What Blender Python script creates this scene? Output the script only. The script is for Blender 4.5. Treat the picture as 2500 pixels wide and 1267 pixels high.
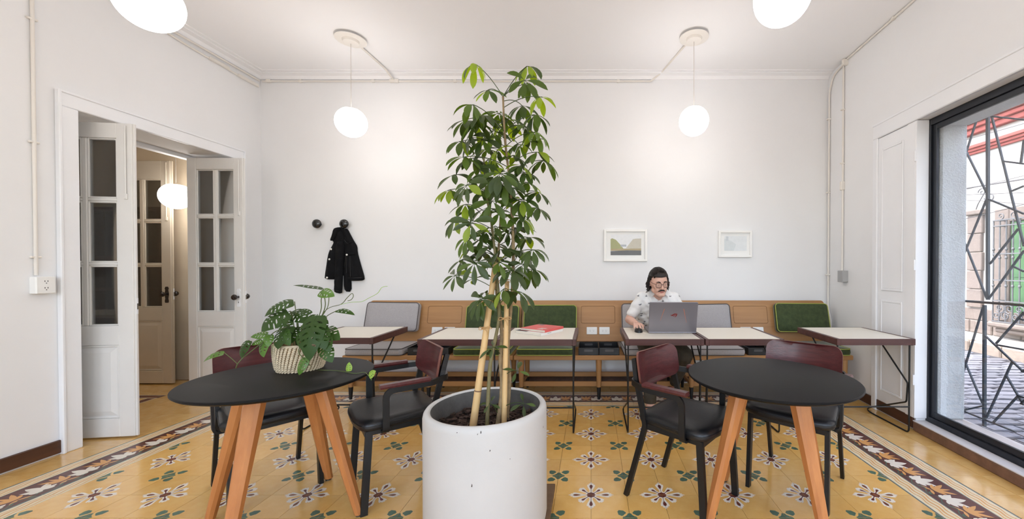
import bpy, bmesh, math, random
from mathutils import Vector, Matrix
from mathutils.geometry import delaunay_2d_cdt

for o in list(bpy.data.objects):
    bpy.data.objects.remove(o, do_unlink=True)
SC = bpy.context.scene
C = SC.collection
R = math.radians
V = Vector
PI = math.pi
rnd = random.Random(7)

# ------------------------------------------------------------------ camera
H, F, PX, HY = 1.284, 944.0, 1443.0, 652.0          # eye height, focal length, depth vanishing point
TH = R(0.6)                                          # slight downward pitch
PY = HY + F * math.tan(TH)
cam = bpy.data.cameras.new('camera')
cam.sensor_width = 36.0
cam.lens = F / 2500.0 * 36.0
cam.shift_x = -(PX - 1250.0) / 2500.0
cam.shift_y = (PY - 633.5) / 2500.0
cam.clip_start = 0.05
cam_o = bpy.data.objects.new('camera', cam)
cam_o.location = (0, 0, H)
cam_o.rotation_euler = (R(90) - TH, 0, 0)
C.objects.link(cam_o)
SC.camera = cam_o

# ------------------------------------------------------------------ sky, sun, exposure
world = bpy.data.worlds.new('sky')
SC.world = world
world.use_nodes = True
wn = world.node_tree.nodes
wl = world.node_tree.links
wn.clear()
sky = wn.new('ShaderNodeTexSky')
sky.sky_type = 'NISHITA'
sky.sun_disc = False
sky.sun_elevation = R(58)
sky.sun_rotation = R(-65)
sky.air_density = 1.0
sky.dust_density = 2.0
bg = wn.new('ShaderNodeBackground')
bg.inputs['Strength'].default_value = 0.62
wo = wn.new('ShaderNodeOutputWorld')
hsv = wn.new('ShaderNodeHueSaturation')
hsv.inputs['Saturation'].default_value = 0.65
wl.new(sky.outputs[0], hsv.inputs['Color'])
wl.new(hsv.outputs[0], bg.inputs['Color'])
wl.new(bg.outputs[0], wo.inputs['Surface'])

sun = bpy.data.lights.new('sun', 'SUN')
sun.energy = 1.8
sun.angle = R(0.6)
sun.color = (1.0, 0.95, 0.87)
sun_o = bpy.data.objects.new('sun', sun)
sun_o.rotation_euler = V((0.50, 0.22, -0.84)).to_track_quat('-Z', 'Y').to_euler()
sun_o.location = (-2, -2, 9)
C.objects.link(sun_o)

LAMP = 6.2            # radiance of the glowing globes
SC.view_settings.view_transform = 'Standard'
SC.view_settings.look = 'None'
SC.view_settings.gamma = 1.0
SC.view_settings.use_curve_mapping = False
SC.view_settings.exposure = 1.36
SC.cycles.use_denoising = True
SC.cycles.use_adaptive_sampling = True
SC.cycles.use_light_tree = False
SC.cycles.adaptive_threshold = 0.03
SC.cycles.max_bounces = 6
SC.cycles.diffuse_bounces = 4
SC.cycles.glossy_bounces = 4
SC.cycles.transparent_max_bounces = 10
SC.cycles.sample_clamp_indirect = 6.0
SC.cycles.caustics_reflective = False
SC.cycles.caustics_refractive = False


# ------------------------------------------------------------------ pixel -> place
def ray(px, py):
    dx = (px - PX) / F
    dy = -(py - PY) / F
    return V((dx, math.cos(TH) + dy * math.sin(TH), -math.sin(TH) + dy * math.cos(TH)))


def W(px, py, Y):
    d = ray(px, py)
    t = Y / d.y
    return V((d.x * t, Y, H + d.z * t))


def WZ(px, py, Z=0.0):
    d = ray(px, py)
    t = (Z - H) / d.z
    return V((d.x * t, d.y * t, Z))


def WX(px, py, X):
    d = ray(px, py)
    t = X / d.x
    return V((X, d.y * t, H + d.z * t))


# right wall runs at a slight angle: local frame s (from the far corner towards the camera), t (outwards), z
RW0 = V((2.62, 4.29, 0))
RWd = V((-0.05, -1, 0)).normalized()
RWn = V((1, -0.05, 0)).normalized()
MR = Matrix(((RWd.x, RWn.x, 0, RW0.x), (RWd.y, RWn.y, 0, RW0.y), (0, 0, 1, 0), (0, 0, 0, 1)))


def WR(px, py, t):
    """point of the pixel's ray on the plane at depth t of the right wall, as (s, z)"""
    d = ray(px, py)
    o = V((0, 0, H))
    k = (t - (o - RW0).dot(RWn)) / d.dot(RWn)
    p = o + d * k
    return (p - RW0).dot(RWd), p.z


# ------------------------------------------------------------------ materials
def lin(c):
    out = []
    for v in c[:3]:
        v = v / 255.0
        out.append(v / 12.92 if v <= 0.04045 else ((v + 0.055) / 1.055) ** 2.4)
    return (out[0], out[1], out[2], 1.0)


MATS = {}


def mat(name, col, rough=0.5, metal=0.0, spec=0.5, noise=None, bump=None, rand=0.0, coat=0.0, sheen=0.0, stretch=None, col2=None, transl=0.0):
    """col: sRGB 0-255; noise=(scale, amount); bump=(scale, strength); stretch=(x,y,z) scales texture space; rand: per-object value change"""
    if name in MATS:
        return MATS[name]
    m = bpy.data.materials.new(name)
    m.use_nodes = True
    nt = m.node_tree
    n, l = nt.nodes, nt.links
    b = n['Principled BSDF']
    base = lin(col)
    b.inputs['Base Color'].default_value = base
    b.inputs['Roughness'].default_value = rough
    b.inputs['Metallic'].default_value = metal
    b.inputs['Specular IOR Level'].default_value = spec
    if coat:
        b.inputs['Coat Weight'].default_value = coat
        b.inputs['Coat Roughness'].default_value = 0.12
    if sheen:
        b.inputs['Sheen Weight'].default_value = sheen
        b.inputs['Sheen Roughness'].default_value = 0.4
    vec = None
    if noise or bump:
        tc = n.new('ShaderNodeTexCoord')
        mp = n.new('ShaderNodeMapping')
        l.new(tc.outputs['Object'], mp.inputs['Vector'])
        if stretch:
            mp.inputs['Scale'].default_value = stretch
        vec = mp.outputs[0]
    src = None
    if noise:
        nz = n.new('ShaderNodeTexNoise')
        nz.inputs['Scale'].default_value = noise[0]
        nz.inputs['Detail'].default_value = 5.0
        nz.inputs['Roughness'].default_value = 0.6
        l.new(vec, nz.inputs['Vector'])
        rp = n.new('ShaderNodeValToRGB')
        rp.color_ramp.elements[0].position = 0.3
        rp.color_ramp.elements[1].position = 0.7
        a = noise[1]
        c2 = lin(col2) if col2 else tuple(min(1, max(0, v * (1 - a))) for v in base[:3]) + (1,)
        rp.color_ramp.elements[0].color = c2
        rp.color_ramp.elements[1].color = base
        l.new(nz.outputs['Fac'], rp.inputs['Fac'])
        src = rp.outputs['Color']
    if rand:
        oi = n.new('ShaderNodeObjectInfo')
        hs = n.new('ShaderNodeHueSaturation')
        mr = n.new('ShaderNodeMapRange')
        mr.inputs['To Min'].default_value = 1 - rand
        mr.inputs['To Max'].default_value = 1 + rand
        l.new(oi.outputs['Random'], mr.inputs['Value'])
        l.new(mr.outputs[0], hs.inputs['Value'])
        if src:
            l.new(src, hs.inputs['Color'])
        else:
            hs.inputs['Color'].default_value = base
        src = hs.outputs['Color']
    if src:
        l.new(src, b.inputs['Base Color'])
    if bump:
        nb = n.new('ShaderNodeTexNoise')
        nb.inputs['Scale'].default_value = bump[0]
        nb.inputs['Detail'].default_value = 4.0
        l.new(vec, nb.inputs['Vector'])
        bp = n.new('ShaderNodeBump')
        bp.inputs['Strength'].default_value = bump[1]
        bp.inputs['Distance'].default_value = 0.01
        l.new(nb.outputs['Fac'], bp.inputs['Height'])
        l.new(bp.outputs[0], b.inputs['Normal'])
    if transl:
        tr = n.new('ShaderNodeBsdfTranslucent')
        mx = n.new('ShaderNodeMixShader')
        mx.inputs[0].default_value = transl
        if src:
            g = n.new('ShaderNodeHueSaturation')
            g.inputs['Value'].default_value = 2.6
            g.inputs['Saturation'].default_value = 1.15
            l.new(src, g.inputs['Color'])
            l.new(g.outputs[0], tr.inputs['Color'])
        else:
            tr.inputs['Color'].default_value = tuple(min(1, v * 2.6) for v in base[:3]) + (1,)
        out = n['Material Output']
        l.new(b.outputs[0], mx.inputs[1])
        l.new(tr.outputs[0], mx.inputs[2])
        l.new(mx.outputs[0], out.inputs['Surface'])
    MATS[name] = m
    return m


def wood(name, c1, c2, rough=0.45, axis=0, scale=14.0, coat=0.0, rand=0.0):
    """grain runs along the given object axis"""
    st = [1.0, 1.0, 1.0]
    st[axis] = 0.07
    return mat(name, c1, rough, noise=(scale, 0.3), bump=(scale * 2, 0.08), stretch=tuple(st), col2=c2, coat=coat, rand=rand)


def glass_mat(name, tint=(240, 246, 246), refl=0.5):
    m = bpy.data.materials.new(name)
    m.use_nodes = True
    n, l = m.node_tree.nodes, m.node_tree.links
    n.clear()
    out = n.new('ShaderNodeOutputMaterial')
    tr = n.new('ShaderNodeBsdfTransparent')
    tr.inputs['Color'].default_value = lin(tint)
    gl = n.new('ShaderNodeBsdfGlossy')
    gl.inputs['Roughness'].default_value = 0.02
    fr = n.new('ShaderNodeFresnel')
    fr.inputs['IOR'].default_value = 1.45
    mu = n.new('ShaderNodeMath')
    mu.operation = 'MULTIPLY'
    mu.inputs[1].default_value = refl
    mx = n.new('ShaderNodeMixShader')
    l.new(fr.outputs[0], mu.inputs[0])
    l.new(mu.outputs[0], mx.inputs[0])
    l.new(tr.outputs[0], mx.inputs[1])
    l.new(gl.outputs[0], mx.inputs[2])
    l.new(mx.outputs[0], out.inputs['Surface'])
    MATS[name] = m
    return m


def emit_mat(name, col, strength):
    m = bpy.data.materials.new(name)
    m.use_nodes = True
    n, l = m.node_tree.nodes, m.node_tree.links
    n.clear()
    out = n.new('ShaderNodeOutputMaterial')
    e = n.new('ShaderNodeEmission')
    e.inputs['Color'].default_value = lin(col)
    e.inputs['Strength'].default_value = strength
    l.new(e.outputs[0], out.inputs['Surface'])
    MATS[name] = m
    return m


M_wall = mat('wall_plaster', (238, 238, 239), 0.85, spec=0.2, noise=(1.3, 0.03), bump=(22, 0.06))
M_ceil = mat('ceiling_paint', (248, 248, 250), 0.9, spec=0.2)
M_white = mat('white_paint', (240, 241, 244), 0.45, noise=(3, 0.03))
M_door = mat('door_paint', (228, 226, 223), 0.45, noise=(4, 0.05), bump=(30, 0.03))
M_conduit = mat('conduit_paint', (232, 227, 220), 0.6)
M_glass = glass_mat('pane_glass', (252, 253, 253), 0.9)
M_winglass = glass_mat('window_glass', (254, 254, 254), 0.15)
M_dark = mat('dark_aluminium', (40, 43, 50), 0.35, metal=0.3)
M_iron = mat('grille_iron', (66, 76, 86), 0.5, metal=0.2)
M_black = mat('black_steel', (17, 17, 18), 0.42)
M_blackp = mat('black_plastic', (22, 23, 25), 0.35)
M_leather = mat('black_leather', (23, 23, 25), 0.38, bump=(160, 0.08))
M_tabletop = mat('black_linoleum', (17, 17, 18), 0.5, spec=0.18, noise=(3.5, 0.2), rand=0.0)
M_oak = wood('beech_leg', (196, 130, 74), (174, 108, 58), 0.42, axis=2, scale=20)
M_bench = wood('bench_oak', (178, 132, 82), (160, 114, 68), 0.45, axis=0, scale=12)
M_benchleg = wood('bench_leg_oak', (176, 132, 82), (158, 112, 68), 0.45, axis=2, scale=16)
M_ply = wood('dark_red_plywood', (92, 42, 43), (68, 29, 31), 0.32, axis=0, scale=60, coat=0.1)
M_plyedge = mat('plywood_edge', (118, 70, 58), 0.5)
M_edge = wood('dark_brown_edge', (92, 56, 50), (70, 42, 38), 0.4, axis=0, scale=22)
M_laminate = mat('cream_laminate', (236, 230, 216), 0.35, spec=0.5)
M_grey = mat('grey_linen', (180, 176, 177), 0.95, noise=(210, 0.28), bump=(260, 0.25), sheen=0.2)
M_greypipe = mat('grey_piping', (84, 78, 78), 0.9)
M_velvet = mat('green_velvet', (66, 80, 44), 0.85, noise=(24, 0.35), sheen=0.4, col2=(44, 56, 28))
M_lime = mat('lime_piping', (170, 178, 84), 0.8)
M_outlet = mat('outlet_plastic', (240, 240, 238), 0.4)
M_slot = mat('slot_dark', (60, 58, 56), 0.6)
M_base = wood('dark_baseboard', (92, 58, 40), (64, 40, 28), 0.5, axis=1, scale=18)
M_globe = emit_mat('glowing_globe', (255, 249, 245), LAMP)
M_grout = mat('grout', (150, 112, 62), 0.9)


# ------------------------------------------------------------------ mesh builder
class MB:
    def __init__(self):
        self.v = []
        self.f = []
        self.m = []

    def add(self, verts, faces, mi=0, M=None):
        o = len(self.v)
        if M is not None:
            verts = [M @ V(p) for p in verts]
        self.v += [tuple(p) for p in verts]
        self.f += [tuple(i + o for i in f) for f in faces]
        if isinstance(mi, (list, tuple)):
            self.m += list(mi)
        else:
            self.m += [mi] * len(faces)
        return self

    def box(self, lo, hi, r=0.0, mi=0, M=None):
        lo, hi = V(lo), V(hi)
        c = (lo + hi) / 2
        h = (hi - lo) / 2
        return self.cbox(c, h * 2, r, mi, M)

    def cbox(self, c, s, r=0.0, mi=0, M=None):
        c = V(c)
        h = V(s) / 2
        h = V((abs(h.x), abs(h.y), abs(h.z)))
        r = min(r, h.x * 0.9, h.y * 0.9, h.z * 0.9)
        if r <= 0:
            vs = [(c.x + a * h.x, c.y + b * h.y, c.z + d * h.z) for a in (-1, 1) for b in (-1, 1) for d in (-1, 1)]
            fs = [(0, 1, 3, 2), (4, 6, 7, 5), (0, 4, 5, 1), (2, 3, 7, 6), (0, 2, 6, 4), (1, 5, 7, 3)]
            return self.add(vs, fs, mi, M)
        idx = {}
        vs = []
        for a in (-1, 1):
            for b in (-1, 1):
                for d in (-1, 1):
                    for ax in range(3):
                        p = [c.x + a * (h.x - r), c.y + b * (h.y - r), c.z + d * (h.z - r)]
                        sg = (a, b, d)[ax]
                        p[ax] = c[ax] + sg * h[ax]
                        idx[(a, b, d, ax)] = len(vs)
                        vs.append(tuple(p))
        fs = []

        def key(sg, ax):
            return idx[(sg[0], sg[1], sg[2], ax)]
        for ax in range(3):
            o1, o2 = [k for k in range(3) if k != ax]
            for sg in (-1, 1):
                q = []
                for p, r2 in ((-1, -1), (1, -1), (1, 1), (-1, 1)):
                    s3 = [0, 0, 0]
                    s3[ax] = sg
                    s3[o1] = p
                    s3[o2] = r2
                    q.append(key(s3, ax))
                if (sg > 0) == (ax == 1):
                    q.reverse()
                fs.append(tuple(q))
        for ax in range(3):
            b, d = [k for k in range(3) if k != ax]
            for sb in (-1, 1):
                for sd in (-1, 1):
                    s3 = [0, 0, 0]
                    s3[b] = sb
                    s3[d] = sd
                    lo = list(s3)
                    lo[ax] = -1
                    hi = list(s3)
                    hi[ax] = 1
                    fs.append((key(lo, b), key(lo, d), key(hi, d), key(hi, b)))
        for a in (-1, 1):
            for b in (-1, 1):
                for d in (-1, 1):
                    fs.append((idx[(a, b, d, 0)], idx[(a, b, d, 1)], idx[(a, b, d, 2)]))
        return self.add(vs, fs, mi, M)

    def tube(self, pts, r, n=8, fillet=0.0, closed=False, rect=None, mi=0, M=None, up=None, cap=True, fseg=5):
        """round tube of radius r (number or list) or rectangular bar rect=(w,h) along a polyline"""
        pts = [V(p) for p in pts]
        rad = list(r) if isinstance(r, (list, tuple)) else None
        if fillet > 0 and len(pts) > 2:
            pts = fillet_path(pts, fillet, closed, fseg)
        k = len(pts)
        if rad is None or len(rad) != k:
            rad = [r if rad is None else rad[0]] * k
        vs, fs = [], []
        prev = None
        for i in range(k):
            if closed:
                a, b = pts[i - 1], pts[(i + 1) % k]
            else:
                a, b = pts[max(i - 1, 0)], pts[min(i + 1, k - 1)]
            t = (b - a).normalized()
            if prev is None:
                u = V(up) if up is not None else (V((0, 0, 1)) if abs(t.z) < 0.9 else V((0, 1, 0)))
                u = (u - t * u.dot(t)).normalized()
            else:
                u = prev - t * prev.dot(t)
                if u.length < 1e-6:
                    u = V((0, 0, 1)).cross(t)
                u.normalize()
            prev = u
            w = t.cross(u)
            sc = 1.0
            if 0 < i < k - 1 or closed:
                d1 = (pts[i] - a).normalized()
                d2 = (b - pts[i]).normalized()
                cs = max(0.3, math.sqrt(max(0.0, (1 + d1.dot(d2)) / 2)))
                sc = 1 / cs
            if rect:
                ww, hh = rect
                ring = [(-1, -1), (1, -1), (1, 1), (-1, 1)]
                for p, q in ring:
                    vs.append(pts[i] + w * (p * ww / 2 * (sc if ww >= 0 else 1)) + u * (q * hh / 2 * sc))
                nn = 4
            else:
                nn = n
                for j in range(n):
                    an = 2 * PI * j / n
                    vs.append(pts[i] + w * (math.cos(an) * rad[i]) + u * (math.sin(an) * rad[i]))
        for i in range(k if closed else k - 1):
            for j in range(nn):
                a = i * nn + j
                b = i * nn + (j + 1) % nn
                i2 = (i + 1) % k
                fs.append((a, b, i2 * nn + (j + 1) % nn, i2 * nn + j))
        if not closed and cap:
            fs.append(tuple(reversed(range(nn))))
            fs.append(tuple(range((k - 1) * nn, k * nn)))
        return self.add(vs, fs, mi, M)

    def lathe(self, prof, n=24, M=None, mi=0, c=(0, 0, 0), cap=True):
        vs, fs = [], []
        for (r, z) in prof:
            for j in range(n):
                a = 2 * PI * j / n
                vs.append((c[0] + r * math.cos(a), c[1] + r * math.sin(a), c[2] + z))
        k = len(prof)
        for i in range(k - 1):
            for j in range(n):
                fs.append((i * n + j, i * n + (j + 1) % n, (i + 1) * n + (j + 1) % n, (i + 1) * n + j))
        if cap and prof[0][0] > 1e-5:
            fs.append(tuple(reversed(range(n))))
        if cap and prof[-1][0] > 1e-5:
            fs.append(tuple(range((k - 1) * n, k * n)))
        return self.add(vs, fs, mi, M)

    def ball(self, c, rad, n=16, k=10, M=None, mi=0, R3=None):
        if not isinstance(rad, (tuple, list)):
            rad = (rad, rad, rad)
        vs, fs = [], []
        c = V(c)
        for i in range(k + 1):
            th = PI * i / k
            for j in range(n):
                a = 2 * PI * j / n
                p = V((rad[0] * math.sin(th) * math.cos(a), rad[1] * math.sin(th) * math.sin(a), rad[2] * math.cos(th)))
                if R3 is not None:
                    p = R3 @ p
                vs.append(c + p)
        for i in range(k):
            for j in range(n):
                fs.append((i * n + j, (i + 1) * n + j, (i + 1) * n + (j + 1) % n, i * n + (j + 1) % n))
        return self.add(vs, fs, mi, M)

    def prism(self, poly, z0, z1, mi=0, M=None):
        k = len(poly)
        vs = [(p[0], p[1], z0) for p in poly] + [(p[0], p[1], z1) for p in poly]
        fs = [tuple(reversed(range(k))), tuple(range(k, 2 * k))]
        fs += [(i, (i + 1) % k, k + (i + 1) % k, k + i) for i in range(k)]
        return self.add(vs, fs, mi, M)

    def build(self, name, mats, parent=None, smooth=None, recalc=True, merge=0.0):
        me = bpy.data.meshes.new(name)
        me.from_pydata(self.v, [], self.f)
        if not isinstance(mats, (list, tuple)):
            mats = [mats]
        for m in mats:
            me.materials.append(m)
        if len(mats) > 1:
            me.polygons.foreach_set('material_index', self.m)
        if recalc or merge:
            bm = bmesh.new()
            bm.from_mesh(me)
            if merge:
                bmesh.ops.remove_doubles(bm, verts=bm.verts, dist=merge)
            if recalc:
                bmesh.ops.recalc_face_normals(bm, faces=bm.faces)
            bm.to_mesh(me)
            bm.free()
        if smooth:
            me.polygons.foreach_set('use_smooth', [True] * len(me.polygons))
            if smooth < 180:
                me.set_sharp_from_angle(angle=R(smooth))
        me.update()
        return link(name, me, parent)


def link(name, me, parent=None):
    o = bpy.data.objects.new(name, me)
    C.objects.link(o)
    if parent is not None:
        o.parent = parent
    return o


def fillet_path(pts, rad, closed=False, seg=5):
    out = []
    k = len(pts)
    for i in range(k):
        if not closed and i in (0, k - 1):
            out.append(pts[i])
            continue
        p0, p, p1 = pts[i - 1], pts[i], pts[(i + 1) % k]
        a = p0 - p
        b = p1 - p
        la, lb = a.length, b.length
        a.normalize()
        b.normalize()
        ang = a.angle(b)
        if ang > PI - 0.05:
            out.append(p)
            continue
        d = min(rad / math.tan(ang / 2), la * 0.48, lb * 0.48)
        s, e = p + a * d, p + b * d
        for q in range(seg + 1):
            t = q / seg
            out.append((s * (1 - t) + p * t) * (1 - t) + (p * (1 - t) + e * t) * t)
    return out


def smooth_path(pts, n=6):
    """Catmull-Rom through the points"""
    pts = [V(p) for p in pts]
    out = []
    k = len(pts)
    for i in range(k - 1):
        p0 = pts[max(i - 1, 0)]
        p1, p2 = pts[i], pts[i + 1]
        p3 = pts[min(i + 2, k - 1)]
        for q in range(n):
            t = q / n
            out.append(0.5 * ((2 * p1) + (p2 - p0) * t + (2 * p0 - 5 * p1 + 4 * p2 - p3) * t * t + (3 * p1 - p0 - 3 * p2 + p3) * t ** 3))
    out.append(pts[-1])
    return out


def rrect(w, h, r, n=5, cx=0.0, cy=0.0):
    out = []
    for (sx, sy, a0) in ((1, 1, 0), (-1, 1, 90), (-1, -1, 180), (1, -1, 270)):
        for i in range(n + 1):
            a = R(a0 + 90 * i / n)
            out.append((cx + sx * (w / 2 - r) + r * math.cos(a), cy + sy * (h / 2 - r) + r * math.sin(a)))
    return out


def inpoly(p, poly):
    x, y = p[0], p[1]
    c = False
    j = len(poly) - 1
    for i in range(len(poly)):
        xi, yi = poly[i][0], poly[i][1]
        xj, yj = poly[j][0], poly[j][1]
        if (yi > y) != (yj > y) and x < (xj - xi) * (y - yi) / (yj - yi) + xi:
            c = not c
        j = i
    return c


def cdt(polys, extra=()):
    """constrained triangulation of nested polygons; returns verts, tris"""
    vs, es = [], []
    for poly in polys:
        o = len(vs)
        k = len(poly)
        vs += [V((p[0], p[1])) for p in poly]
        es += [(o + i, o + (i + 1) % k) for i in range(k)]
    vs += [V((p[0], p[1])) for p in extra]
    r = delaunay_2d_cdt(vs, es, [], 0, 1e-6)
    return [(p.x, p.y) for p in r[0]], [tuple(f) for f in r[2]]


def segdist(p, poly):
    best = 1e9
    k = len(poly)
    for i in range(k):
        ax, ay = poly[i][0], poly[i][1]
        bx, by = poly[(i + 1) % k][0], poly[(i + 1) % k][1]
        dx, dy = bx - ax, by - ay
        L = dx * dx + dy * dy
        t = 0 if L == 0 else max(0, min(1, ((p[0] - ax) * dx + (p[1] - ay) * dy) / L))
        d = math.hypot(p[0] - ax - t * dx, p[1] - ay - t * dy)
        best = min(best, d)
    return best


def pillow(mb, outline, step, hfun, back=0.0, mi=0, M=None):
    """closed body from an outline: front z = hfun(x, y, distance to the edge), back at z = back"""
    xs = [p[0] for p in outline]
    ys = [p[1] for p in outline]
    ex = []
    y = min(ys) + step / 2
    row = 0
    while y < max(ys):
        x = min(xs) + step / 2 + (step / 2 if row % 2 else 0)
        while x < max(xs):
            if inpoly((x, y), outline) and segdist((x, y), outline) > step * 0.45:
                ex.append((x, y))
            x += step
        y += step * 0.87
        row += 1
    vs, ts = cdt([outline], ex)
    ts = [t for t in ts if inpoly((sum(vs[i][0] for i in t) / 3, sum(vs[i][1] for i in t) / 3), outline)]
    top = [(p[0], p[1], hfun(p[0], p[1], segdist(p, outline))) for p in vs]
    bot = [(p[0], p[1], back) for p in vs]
    o = len(vs)
    fs = [t for t in ts] + [tuple(o + i for i in reversed(t)) for t in ts]
    cnt = {}
    for t in ts:
        for a, b in ((t[0], t[1]), (t[1], t[2]), (t[2], t[0])):
            cnt[(a, b)] = 1
    for (a, b) in list(cnt):
        if (b, a) not in cnt:
            fs.append((b, a, o + a, o + b))
    mb.add(top + bot, fs, mi, M)
    return mb


# ------------------------------------------------------------------ things
def thing(name, label, cat, loc=(0, 0, 0), rotz=0.0, group=None):
    o = bpy.data.objects.new(name, None)
    o.empty_display_size = 0.1
    C.objects.link(o)
    o.location = loc
    o.rotation_euler = (0, 0, rotz)
    return tag(o, label, cat, group)


def tag(o, label, cat, group=None):
    o['label'] = label
    o['category'] = cat
    if group:
        o['group'] = group
    return o


def struct(o, label=None):
    o['kind'] = 'structure'
    if label:
        o['label'] = label
    return o


def dup(root, loc, rotz, label=None, group=None):
    r = root.copy()
    C.objects.link(r)
    r.location = loc
    r.rotation_euler = (0, 0, rotz)
    if label:
        r['label'] = label
    if group:
        r['group'] = group
    for ch in list(root.children):
        c = ch.copy()
        C.objects.link(c)
        c.parent = r
        for g in ch.children:
            d = g.copy()
            C.objects.link(d)
            d.parent = c
    return r


def rotz(a):
    return Matrix.Rotation(a, 4, 'Z')


def at(x, y=0.0, z=0.0):
    return Matrix.Translation((x, y, z))


def frame(o, x, y, z):
    """matrix with given origin and axes"""
    return Matrix(((x[0], y[0], z[0], o[0]), (x[1], y[1], z[1], o[1]), (x[2], y[2], z[2], o[2]), (0, 0, 0, 1)))

# ================================================================== FLOOR
XL, YB, ZC = -3.65, 4.29, 3.40          # left wall, back wall, ceiling
TY0 = 3.366                              # a flower row of the tile grid (x = 0 is a flower column)
fl = MB()
fl.box((XL - 0.02, -2.4, -0.12), (2.86, YB + 0.02, -0.006))
floor = struct(fl.build('floor', M_grout), 'ochre patterned cement tile floor')
hf = MB()
hf.box((-7.0, 1.2, -0.12), (XL - 0.03, 4.42, -0.006))
hall_floor = struct(hf.build('floor_hall', M_grout), 'plain ochre tiled hall floor')

M_t_yel = mat('tile_ochre', (236, 192, 116), 0.22, coat=0.5, noise=(9, 0.14), rand=0.07, bump=(14, 0.02), col2=(228, 176, 94))
M_t_plain = mat('tile_plain_ochre', (234, 194, 126), 0.2, coat=0.6, noise=(7, 0.14), rand=0.05, col2=(216, 166, 90))
M_t_white = mat('tile_white', (238, 230, 216), 0.28, noise=(12, 0.06))
M_t_red = mat('tile_maroon', (104, 40, 40), 0.28, noise=(12, 0.12))
M_t_green = mat('tile_green', (78, 112, 92), 0.28, noise=(20, 0.25), rand=0.12)
M_t_brown = mat('tile_brown', (96, 46, 40), 0.28, noise=(10, 0.15))
M_t_cream = mat('tile_cream', (236, 222, 188), 0.28, noise=(10, 0.06))
M_t_teal = mat('tile_slate', (96, 112, 112), 0.28, noise=(10, 0.1))
M_t_orange = mat('tile_orange', (226, 166, 96), 0.28, noise=(10, 0.1))
M_t_side = M_grout

TS = 0.2
G = 0.0009


def tile_mesh(name, w, h, regions, mats):
    """flat-printed tile with its own edges: regions = [(polygon, material index)], later ones on top; body colour index 0"""
    g = G
    outer = [(g, g), (w - g, g), (w - g, h - g), (g, h - g)]
    clipped = []
    for poly, mi in regions:
        clipped.append(([(min(max(p[0], g), w - g), min(max(p[1], g), h - g)) for p in poly], mi))
    vs, ts = cdt([outer] + [c[0] for c in clipped])
    mi = []
    keep = []
    for t in ts:
        cx = sum(vs[i][0] for i in t) / 3
        cy = sum(vs[i][1] for i in t) / 3
        k = 0
        for poly, m in clipped:
            if inpoly((cx, cy), poly):
                k = m
        keep.append(t)
        mi.append(k)
    mb = MB()
    mb.add([(p[0], p[1], 0.0) for p in vs], keep, mi)
    b = 0.0008
    ring = [(g, g, 0), (w - g, g, 0), (w - g, h - g, 0), (g, h - g, 0)]
    low = [(p[0], p[1], -0.006) for p in ring]
    mb.add(ring + low, [(i, 4 + i, 4 + (i + 1) % 4, (i + 1) % 4) for i in range(4)], 0)
    me = bpy.data.meshes.new(name)
    me.from_pydata(mb.v, [], mb.f)
    for m in mats:
        me.materials.append(m)
    me.polygons.foreach_set('material_index', mb.m)
    me.update()
    return me


def mirror_d(pts):
    return [(p[1], p[0]) for p in reversed(pts)]


def spoke(prof, ang):
    """closed petal symmetric about a ray at angle ang: prof = [(r, half width)]"""
    c, d = math.cos(ang), math.sin(ang)
    a_ = [(r * c - w * d, r * d + w * c) for r, w in prof]
    b_ = [(r * c + w * d, r * d - w * c) for r, w in prof]
    return a_ + b_[::-1]


ax_prof = [(0.0, 0.010), (0.024, 0.0105), (0.042, 0.0085), (0.060, 0.0140), (0.078, 0.0205), (0.092, 0.0235), (0.103, 0.0225), (0.101, 0.0160), (0.115, 0.0130), (0.113, 0.0070), (0.129, 0.0012)]
dg_prof = [(0.0, 0.010), (0.026, 0.0100), (0.040, 0.0085), (0.054, 0.0135), (0.066, 0.0180), (0.078, 0.0205), (0.086, 0.0180), (0.083, 0.0110), (0.093, 0.0075), (0.090, 0.0020), (0.092, 0.0004)]
drop_x = [(0.050, 0.0), (0.058, 0.0016), (0.070, 0.0065), (0.083, 0.0095), (0.093, 0.0085), (0.099, 0.0045), (0.101, 0.0)]
line_x = [(0.015, 0), (0.052, 0), (0.052, 0.0012), (0.015, 0.0016)]
cen = [(0, 0), (0.026, 0), (0.022, 0.006), (0.0205, 0.010), (0.0170, 0.0150), (0.0150, 0.0170), (0.010, 0.0205), (0.006, 0.022), (0, 0.026)]


def along_diag(prof):
    a, b = [], []
    for r, w in prof:
        c = r / math.sqrt(2)
        d = w / math.sqrt(2)
        a.append((c + d, c - d))
        b.append((c - d, c + d))
    return a + b[::-1]


drop_d = along_diag([(0.018, 0.0026), (0.040, 0.0022), (0.052, 0.0050), (0.062, 0.0078), (0.069, 0.0062), (0.073, 0.0)])
cg = [(0, 0), (0.038, 0), (0.036, 0.008), (0.030, 0.012), (0.024, 0.013), (0.020, 0.018), (0.016, 0.022), (0.012, 0.026), (0.011, 0.032), (0.007, 0.037), (0, 0.038)]
lg = [(0.020, 0.032), (0.015, 0.042), (0.022, 0.050), (0.026, 0.058), (0.040, 0.060), (0.052, 0.062), (0.064, 0.054), (0.062, 0.042), (0.060, 0.030), (0.052, 0.024), (0.044, 0.017), (0.034, 0.020), (0.030, 0.026)]


def far(pts):
    return [(TS - p[0], TS - p[1]) for p in pts]


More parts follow.
